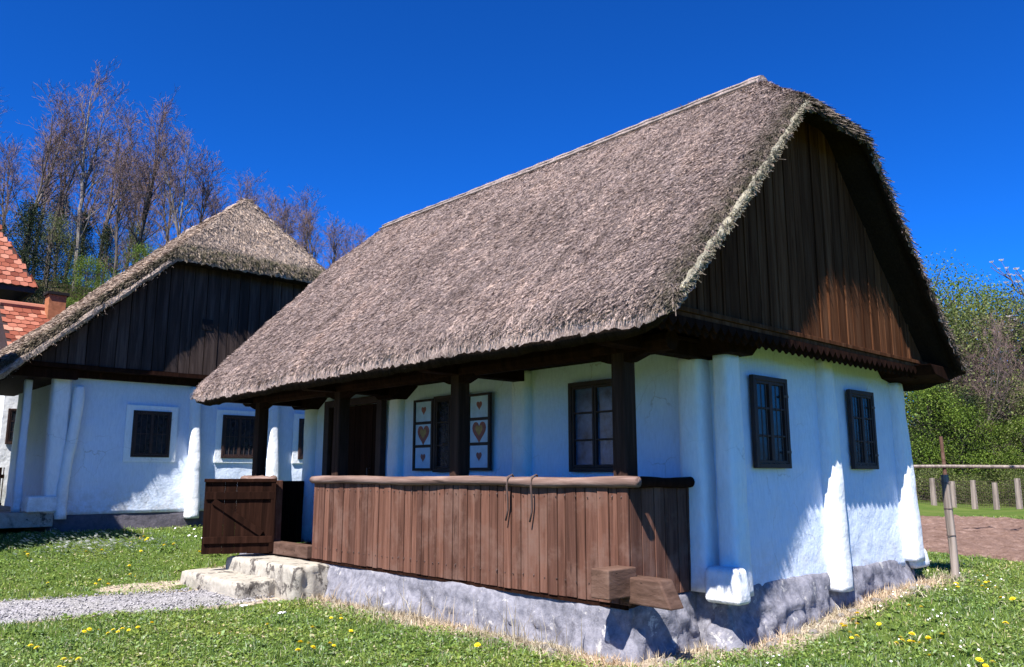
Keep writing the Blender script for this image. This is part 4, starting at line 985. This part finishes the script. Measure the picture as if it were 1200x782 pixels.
def pr(az):
    for a, w_ in ((19.2, 'touching the right thatch edge'), (17.6, 'above the slender fence pole'), (16, 'above the pale fence posts'), (14.6, 'by the right edge')):
        if az > a: return w_
    return 'beyond the right edge'
for az, d, k, s in ((20.6, 44, 'ever', 1.0), (19.7, 47, 'springtall', 1.10), (18.9, 42, 'olive', .88), (18.3, 52, 'springtall', 1.12), (17.5, 45, 'olive', .93), (16.9, 50, 'springtall', 1.0), (16.2, 43, 'olive', .92), (15.5, 47, 'springtall', .95), (14.8, 43, 'olive', .88), (14.0, 48, 'springtall', .9),
                    (22.5, 46, 'springtall', 1.0), (24.5, 48, 'olive', 1.0), (27, 50, 'springtall', 1.0), (12.6, 46, 'olive', .9), (11.2, 50, 'springtall', 1.0), (9.8, 47, 'olive', .95), (8.2, 49, 'springtall', 1.0), (6.6, 46, 'olive', .9), (4.8, 49, 'springtall', 1.0), (3, 47, 'olive', 1.0), (1, 49, 'springtall', 1.0), (-1, 48, 'olive', 1.0), (29.5, 48, 'olive', 1.0), (32, 50, 'springtall', 1.0), (19.3, 56, 'ever', 1.05), (17.2, 57, 'ever', 1.0), (15.2, 56, 'ever', 1.0), (18.1, 39.5, 'ever', .6), (19.9, 40, 'ever', .7)):
    place(k, az, d*1.15, s*(.96 if k != 'ever' else .75), KN[k]+' in the wood '+pr(az)+(', back row' if d > 49 else (', foremost' if d < 41 else '')), 'trees of the wood on the right', rt.uniform(0, 6.28))
for az, d, k, s in ((20.3, 40, 'spring', .62), (19.4, 41.5, 'olive', .5), (18.7, 39.5, 'spring', .5), (17.8, 41, 'olive', .48), (17.0, 40, 'spring', .42), (16.0, 41, 'olive', .5), (15.3, 40, 'spring', .45), (14.3, 41, 'olive', .5), (13.2, 41, 'spring', .5)):
    place(k, az, d*1.14, s, 'smaller '+KN[k].replace('tall ', '')+' in the undergrowth of the wood '+pr(az), 'undergrowth of the wood on the right', rt.uniform(0, 6.28))
for az, d, s in ((21, 41, 1), (20.1, 38.5, .8), (19.1, 38.5, .9), (18.3, 38, .8), (17.3, 38.5, .9), (16.4, 38, .8), (15.4, 38.5, .9), (14.4, 38, .9), (13.2, 38.5, 1), (12, 39, 1)):
    place('bush', az, d*1.14+rt.uniform(-1.5, 1.5), s*rt.uniform(.3, .75), 'dark low shrub at the foot of the wood '+pr(az), 'shrubs along the mesh fence', rt.uniform(0, 6.28))
for az, d, k, s in ((17.8, 40.5, 'bareA', .44), (17.0, 42, 'bareB', .46), (15.2, 42, 'bareA', .42), (19.0, 43, 'bareB', .5)):
    place(k, az, d*1.13, s*1.12, KN[k]+' in the wood '+pr(az)+(', set back' if d > 42.5 else ''), 'bare trees in the wood on the right', rt.uniform(0, 6.28))
# blossoming magnolia at the right edge
bx, by = polar(14.35, 16.5); bz = gz(bx, by)
MG = thing('blossom_tree', 'thin bare branches with white blossoms reaching in at the right edge', 'tree', (bx, by, bz))
rr = random.Random(5); mb = MB(); br = MB(); tips = []
def mgrow(p, d, L, r, lv):
    pts = [p]
    for i in range(3):
        d = (d+Vector((rr.gauss(0, .13), rr.gauss(0, .13), .06))).normalized(); p = p+d*L/3; pts.append(p)
    (mb if lv == 0 else br).tube([tuple(q) for q in pts], [r, r*.85, r*.7, r*.55], 6, 0, False)
    if lv > 1: tips.append(pts[2])
    if lv >= 5: tips.append(pts[3]); return
    for b in range(3):
        ang = rr.uniform(.25, .75); ax = rr.uniform(0, 6.28); a = d.orthogonal().normalized(); c_ = d.cross(a); nd = d*math.cos(ang)+(a*math.cos(ax)+c_*math.sin(ax))*math.sin(ang); nd.z += .15
        mgrow(pts[rr.choice((2, 3, 3))], nd.normalized(), L*rr.uniform(.62, .82), max(.009, r*.6), lv+1)
mgrow(Vector((bx, by, bz-.1)), Vector((0, 0, 1)), 1.9, .08, 0)
mb.build('trunk', M['bark'], MG); br.build('branches', M['bark'], MG)
mb = MB()
for p in tips:
    if rr.random() < .5: continue
    s = rr.uniform(.035, .06)
    for k in range(6):
        a = k*1.047+rr.random()*.3; d = Vector((math.cos(a), math.sin(a), rr.uniform(.5, 1.3))).normalized(); sd = d.cross(Vector((0, 0, 1))).normalized()*s*.45; b = len(mb.v)
        mb.v += [tuple(p), tuple(p+d*s*.6+sd), tuple(p+d*s*1.2), tuple(p+d*s*.6-sd)]; mb.f.append((b, b+1, b+2, b+3))
mb.build('blossoms', M['blossom'], MG)

# ================================================================== GRASS AND FLOWERS
def okground(x, y):
    bad = (housedist(x, y) < .02) | ((x > -1.05) & (x < .05) & (y > 4.7) & (y < 7.05))
    bad |= (x > -3.0) & (x < 4.1) & (y > 10.9) & (y < 15.6)
    bad |= (x < -4.6) & (y > 9.3) | ((x > -9.6) & (x < 3.3) & (y > 16.6) & (y < 25))
    pc, pw = PATHY(x); bad |= (x < -.75) & (np.abs(y-pc) < pw*(.93+.1*fbm(x*3, y*3, 0, 91)))
    return ~bad
def insoil(x, y):
    # quad A-B-C-D
    pts = [SA, SB, SC, SD]; r = np.ones_like(x, bool); 
    for i in range(4):
        a, b = pts[i], pts[(i+1) % 4]; r &= ((b[0]-a[0])*(y-a[1])-(b[1]-a[1])*(x-a[0])) > 0
    return r
def scatter(n, dmin, dmax, azlo=9, azhi=84, power=1.0):
    u = rng.uniform(0, 1, n); d = np.sqrt(dmin**2+(dmax**2-dmin**2)*u) if power == 1 else dmin*(dmax/dmin)**u
    a = np.radians(rng.uniform(azlo, azhi, n)); return CAM[0]+d*np.cos(a), CAM[1]+d*np.sin(a), d
def grass(name, mat, x, y, d, hmin, hmax, wd, flat=.5, lift=0):
    k = len(x); z = G(x, y)-.005+lift
    a = rng.uniform(0, 6.283, k); h = rng.uniform(hmin, hmax, k)*(1+d*.02); ww = wd*(1+d*.07)*rng.uniform(.6, 1.4, k)
    la = rng.uniform(0, 6.283, k); ln = np.abs(rng.normal(0, flat, k))
    s = np.stack([np.cos(a), np.sin(a), 0*a], 1)*ww[:, None]; b = np.stack([x, y, z], 1)
    dv = np.stack([np.cos(la)*ln, np.sin(la)*ln, np.ones(k)], 1); dv /= np.linalg.norm(dv, axis=1)[:, None]
    m1 = b+dv*(h*.55)[:, None]; dv2 = dv+np.stack([np.cos(la)*ln*.9, np.sin(la)*ln*.9, -ln*.35], 1); dv2 /= np.linalg.norm(dv2, axis=1)[:, None]; tp = m1+dv2*(h*.5)[:, None]
    V = np.stack([b-s, b+s, m1+s*.75, m1-s*.75, tp], 1).reshape(-1, 3); i = np.arange(k)*5
    F = [np.stack([i, i+1, i+2, i+3], 1), np.stack([i+3, i+2, i+4], 1)]
    o = npmesh(name, V, F, mat); return o
x, y, d = scatter(520000, 5.2, 27, power=2); 
hdp = housedist(x, y); dens = .55+.45*fbm(x*.9, y*.9, 0, 51)+.25*fbm(x*4, y*4, 0, 53)
keep = okground(x, y) & ~insoil(x, y) & (rng.uniform(0, 1, len(x)) < np.clip((hdp-.24-.28*vn(x*1.8, y*1.8, 0, 7))/.5, .02, 1)) & (rng.uniform(0, 1, len(x)) < np.clip(dens+.25, .25, 1)) & (rng.uniform(0, 1, len(x)) > np.clip(WORN(x, y)*1.7, 0, .93))
x, y, d = x[keep], y[keep], d[keep]
o = grass('grass', M['blade'], x, y, d, .016, .050, .0030, 1.1); tag(o, 'short bright green spring grass of the lawn', 'grass', kind='stuff')
# broad-leaved weeds and clover lying flat between the blades
x, y, d = scatter(150000, 5.2, 24, power=2); kp = okground(x, y) & ~insoil(x, y) & (housedist(x, y) > .3) & (fbm(x*1.6, y*1.6, 0, 71) > -.25); x, y, d = x[kp], y[kp], d[kp]; k = len(x)
Pc = np.stack([x, y, G(x, y)+rng.uniform(.012, .045, k)], 1); a = rng.uniform(0, 6.283, k); r_ = .0085*(1+d*.05)*rng.uniform(.6, 1.5, k)
u = np.stack([np.cos(a), np.sin(a), rng.normal(0, .35, k)], 1)*r_[:, None]; v = np.stack([-np.sin(a), np.cos(a), rng.normal(0, .35, k)], 1)*r_[:, None]*.7
o = npmesh('clover', np.stack([Pc-u, Pc-v, Pc+u, Pc+v], 1).reshape(-1, 3), np.arange(4*k).reshape(-1, 4), M['blade']); tag(o, 'small flat clover and weed leaves among the lawn grass', 'clover', kind='stuff')
x, y, d = scatter(2600, 5.3, 18, power=2); kp = okground(x, y) & ~insoil(x, y) & (housedist(x, y) > .35) & (fbm(x*.8, y*.8, 0, 81) > -.1); x, y, d = x[kp], y[kp], d[kp]
nl = 9; X2 = np.repeat(x, nl); Y2 = np.repeat(y, nl); k = len(X2); a = rng.uniform(0, 6.283, k); L = rng.uniform(.035, .085, k)*(1+np.repeat(d, nl)*.01); e = rng.uniform(.15, .75, k); w_ = L*.17
z = G(X2, Y2)+.012; b = np.stack([X2, Y2, z], 1); dv = np.stack([np.cos(a)*np.cos(e), np.sin(a)*np.cos(e), np.sin(e)], 1); s_ = np.stack([-np.sin(a), np.cos(a), 0*a], 1)
m1 = b+dv*(L*.6)[:, None]; tp = m1+(dv-[0, 0, .5])*(L*.4)[:, None]
V = np.stack([b-s_*(w_*.3)[:, None], b+s_*(w_*.3)[:, None], m1+s_*w_[:, None], m1-s_*w_[:, None], tp], 1).reshape(-1, 3); i = np.arange(k)*5
o = npmesh('weed_leaves', V, [np.stack([i, i+1, i+2, i+3], 1), np.stack([i+3, i+2, i+4], 1)], M['blade']); tag(o, 'leaf rosettes of dandelion and plantain scattered through the lawn', 'weeds', kind='stuff')
# taller clumps
cxs, cys, cd_ = scatter(900, 5.5, 22, power=2); kk = 42
X2 = np.repeat(cxs, kk)+rng.normal(0, .045, len(cxs)*kk); Y2 = np.repeat(cys, kk)+rng.normal(0, .045, len(cxs)*kk); D2 = np.repeat(cd_, kk)
kp = okground(X2, Y2) & ~insoil(X2, Y2) & (housedist(X2, Y2) > .35); o = grass('grass_tufts', M['blade'], X2[kp], Y2[kp], D2[kp], .035, .085, .003, .8); tag(o, 'taller grass tufts dotted over the lawn', 'grass', kind='stuff')
# pale dry stalks along the plinth
k = 9000; t_ = rng.uniform(0, 1, k); side = rng.uniform(0, 1, k) < .55
x = np.where(side, -.10-np.abs(rng.normal(0, .22, k)), rng.uniform(0, 5.6, k)); y = np.where(side, rng.uniform(-.5, 4.7, k), -.38-np.abs(rng.normal(0, .2, k)))
y = np.where(~side & (x < .9), y+.28, y); d = np.hypot(x-CAM[0], y-CAM[1])
kp = housedist(x, y) > .05; o = grass('dry_stalks', M['dryblade'], x[kp], y[kp], d[kp], .03, .11, .0022, 1.6); tag(o, 'pale dry straw littering the foot of the plinth', 'straw', kind='stuff')
# tall dead stems leaning at the plinth
k = 130; y = np.clip(np.repeat(rng.uniform(.3, 4.7, 13), 10)+rng.normal(0, .13, k), .2, 4.8); x = -.12-np.abs(rng.normal(0, .07, k)); d = np.hypot(x-CAM[0], y-CAM[1])
o = grass('dead_stems', M['dryblade'], x, y, d, .12, .34, .0022, .35); tag(o, 'thin dead stems standing against the long plinth', 'stems', kind='stuff')
# loose gravel spilling over the path edge
k = 5200; x = rng.uniform(-9, -.6, k); pc, pw = PATHY(x); sg_ = np.where(rng.uniform(0, 1, k) < .5, -1, 1); off_ = np.abs(rng.normal(0, .11, k)); core = rng.uniform(0, 1, k) < .55
y = np.where(core, pc+pw*rng.uniform(-.95, .95, k), pc+sg_*(pw+off_-.05)); r_ = rng.uniform(.004, .012, k)*(1+.5*core); z = G(x, y)+np.where(core, .030, .010)+r_*.4
O = np.array([[1, 0, 0], [-1, 0, 0], [0, 1, 0], [0, -1, 0], [0, 0, .7], [0, 0, -.7]]); th = rng.uniform(0, 6.28, k); ca, sa = np.cos(th), np.sin(th)
Vx = O[None, :, 0]*ca[:, None]-O[None, :, 1]*sa[:, None]; Vy = O[None, :, 0]*sa[:, None]+O[None, :, 1]*ca[:, None]; Vz = np.broadcast_to(O[None, :, 2], Vx.shape)
V = np.stack([x[:, None]+Vx*r_[:, None]*1.2, y[:, None]+Vy*r_[:, None], z[:, None]+Vz*r_[:, None]], -1).reshape(-1, 3)
T8 = np.array([[0, 2, 4], [2, 1, 4], [1, 3, 4], [3, 0, 4], [2, 0, 5], [1, 2, 5], [3, 1, 5], [0, 3, 5]]); F = (np.arange(k)[:, None, None]*6+T8[None]).reshape(-1, 3)
o = npmesh('loose_gravel', V, F, M['gravel']); tag(o, 'loose grey pebbles lying on the path and spilling over its edges', 'gravel', kind='stuff')
# rubble along the gable plinth
def rock(seed, s):
    r2 = np.random.default_rng(seed); t = np.linspace(0, np.pi, 7); p_ = np.linspace(0, 2*np.pi, 10, endpoint=False); T_, P2 = np.meshgrid(t, p_, indexing='ij')
    V = np.stack([np.sin(T_)*np.cos(P2)*r2.uniform(.8, 1.3), np.sin(T_)*np.sin(P2)*r2.uniform(.7, 1.1), np.cos(T_)*.6], -1).reshape(-1, 3); V *= s*(1+.28*fbm(V[:, 0]*1.6+seed, V[:, 1]*1.6, V[:, 2]*1.6, seed, 2))[:, None]
    F = gridfaces(7, 10); a = np.arange(6)*10; F = np.concatenate([F, np.stack([a+9, a+19, a+10, a], 1)]); return V, F
rk = [rock(i, 1.0) for i in range(4)]; rme = []
for i in range(4):
    o = npmesh('stone', rk[i][0], rk[i][1], M['rock']); rme.append(o.data); bpy.data.objects.remove(o)
rr = random.Random(15)
spots = [(rr.uniform(.1, 4.9), None) for _ in range(30)] + [(None, rr.uniform(.0, 4.6)) for _ in range(14)]
for i, (sx, sy) in enumerate(spots):
    if sx is not None: x = sx; y = (-.16 if sx < .9 else -.46) - abs(rr.gauss(0, .10))
    else: y = sy; x = -.16-abs(rr.gauss(0, .09))
    s = rr.uniform(.02, .06); o = bpy.data.objects.new('stone', rme[i % 4]); COL.objects.link(o); o.location = (x, y, gz(x, y)+s*.15); o.scale = (s, s*rr.uniform(.8, 1.2), s*rr.uniform(.8, 1.2)); o.rotation_euler = (0, 0, rr.uniform(0, 6))
    tag(o, 'small pale rubble stone lying at the foot of the '+('gable plinth' if sx is not None else 'long veranda plinth'), 'stone', 'rubble stones along the '+('gable plinth' if sx is not None else 'long veranda plinth'))
# dandelions
def flower_mesh(seed):
    rr = random.Random(seed); mb = MB(); r = .019
    for ring, (n_, rad, z) in enumerate(((14, 1.0, .0), (11, .75, .006), (7, .45, .010))):
        for k in range(n_):
            a = 6.283*k/n_+rr.random()*.3; d = Vector((math.cos(a), math.sin(a), .15)); s = Vector((-math.sin(a), math.cos(a), 0))*.0042; b = len(mb.v); c = Vector((0, 0, .045+z)); q = c+d*r*rad
            mb.v += [tuple(c-s*.6), tuple(c+s*.6), tuple(q+s), tuple(q-s)]; mb.f.append((b, b+1, b+2, b+3))
    me = bpy.data.meshes.new('flower_head'); me.from_pydata(mb.v, [], mb.f); me.materials.append(M['yellow'])
    mb2 = MB(); mb2.tube([(0, 0, -.01), (.002, 0, .02), (0, 0, .046)], .0018, 5); k = len(me.materials)
    off = len(mb.v); me2 = bpy.data.meshes.new('dandelion'); me2.from_pydata(mb.v+mb2.v, [], mb.f+[tuple(i+off for i in f) for f in mb2.f]); me2.materials.append(M['yellow']); me2.materials.append(M['blade'])
    me2.polygons.foreach_set('material_index', [0]*len(mb.f)+[1]*len(mb2.f)); return me2
dm = [flower_mesh(i) for i in range(3)]; nd = 0
def dand(x, y, where, grp):
    global nd
    if not bool(okground(np.array([x]), np.array([y]))[0]) or housedist(x, y) < .3: return
    o = bpy.data.objects.new('dandelion', dm[nd % 3]); COL.objects.link(o); nd += 1; s = random.uniform(.9, 1.5)
    o.location = (x, y, gz(x, y)+.008); o.rotation_euler = (random.uniform(-.35, .35), random.uniform(-.35, .35), random.uniform(0, 6)); o.scale = (s,)*3
    tag(o, where, 'flower', grp)
rr = random.Random(8)
for _ in range(34):   # lawn in front of the gable
    c = (rr.uniform(1.0, 6.6), rr.uniform(-2.3, -.75))
    for k in range(rr.choice((1, 1, 1, 2, 3))): dand(c[0]+rr.gauss(0, .06), c[1]+rr.gauss(0, .06), 'yellow dandelion in the lawn in front of the gable, right of the near corner', 'dandelions in front of the gable')
for _ in range(17):
    c = (rr.uniform(-4.0, -.6), rr.uniform(.9, 4.4))
    for k in range(rr.choice((1, 1, 2, 3, 4))): dand(c[0]+rr.gauss(0, .07), c[1]+rr.gauss(0, .07), 'yellow dandelion in the foreground lawn below the gravel path', 'dandelions in the foreground lawn')
for _ in range(22):
    c = (rr.uniform(-3.0, .5), rr.uniform(7.0, 9.6))
    for k in range(rr.choice((1, 1, 2, 3))): dand(c[0]+rr.gauss(0, .09), c[1]+rr.gauss(0, .09), 'yellow dandelion in the lawn between the path and the far cottage', 'dandelions beyond the path')
# daisies: an uncountable drift
k = 900; gx = np.concatenate([rng.normal(-1.5, .62, 520), rng.uniform(-4.5, 6, 380)]); gy = np.concatenate([rng.normal(9.35, .38, 520), np.where(rng.uniform(0, 1, 380) < .5, rng.uniform(.5, 9.5, 380), rng.uniform(-2.8, -.6, 380))])
kp = okground(gx, gy) & (housedist(gx, gy) > .3); gx, gy = gx[kp], gy[kp]; gz_ = G(gx, gy)+.06+rng.uniform(0, .03, len(gx)); r_ = np.where(gy > 8, .021, .008)*rng.uniform(.7, 1.3, len(gx)); ang = np.arange(6)*np.pi/3
V = np.stack([gx[:, None]+r_[:, None]*np.cos(ang), gy[:, None]+r_[:, None]*np.sin(ang), gz_[:, None]+r_[:, None]*.5*np.sin(ang+1)*np.sign(gx[:, None])], -1).reshape(-1, 3)
o = npmesh('daisies', V, np.arange(len(V)).reshape(-1, 6), M['daisy']); tag(o, 'tiny white daisies, densest in the drift before the far cottage', 'daisies', kind='stuff')
# litter and fallen reed
for i, (x, y, lb) in enumerate(((-1.23, 4.45, 'crumpled white scrap of paper on the grass, nearer the path'), (-1.15, 3.71, 'crumpled white scrap of paper on the grass, nearer the plinth'))):
    mb = MB(); r2 = random.Random(i+3); k = 6; b = 0; z = gz(x, y)+.05
    for a in range(k):
        for c in range(k): mb.v.append((x+(a-2.5)*.014, y+(c-2.5)*.012, z+r2.uniform(-.008, .012)))
    for a in range(k-1):
        for c in range(k-1): mb.f.append((a*k+c, (a+1)*k+c, (a+1)*k+c+1, a*k+c+1))
    o = mb.build('paper_scrap', M['paper'], None); md = o.modifiers.new('solid', 'SOLIDIFY'); md.thickness = .003; tag(o, lb, 'paper', 'paper scraps on the grass')
# stiff weeds by the gable plinth
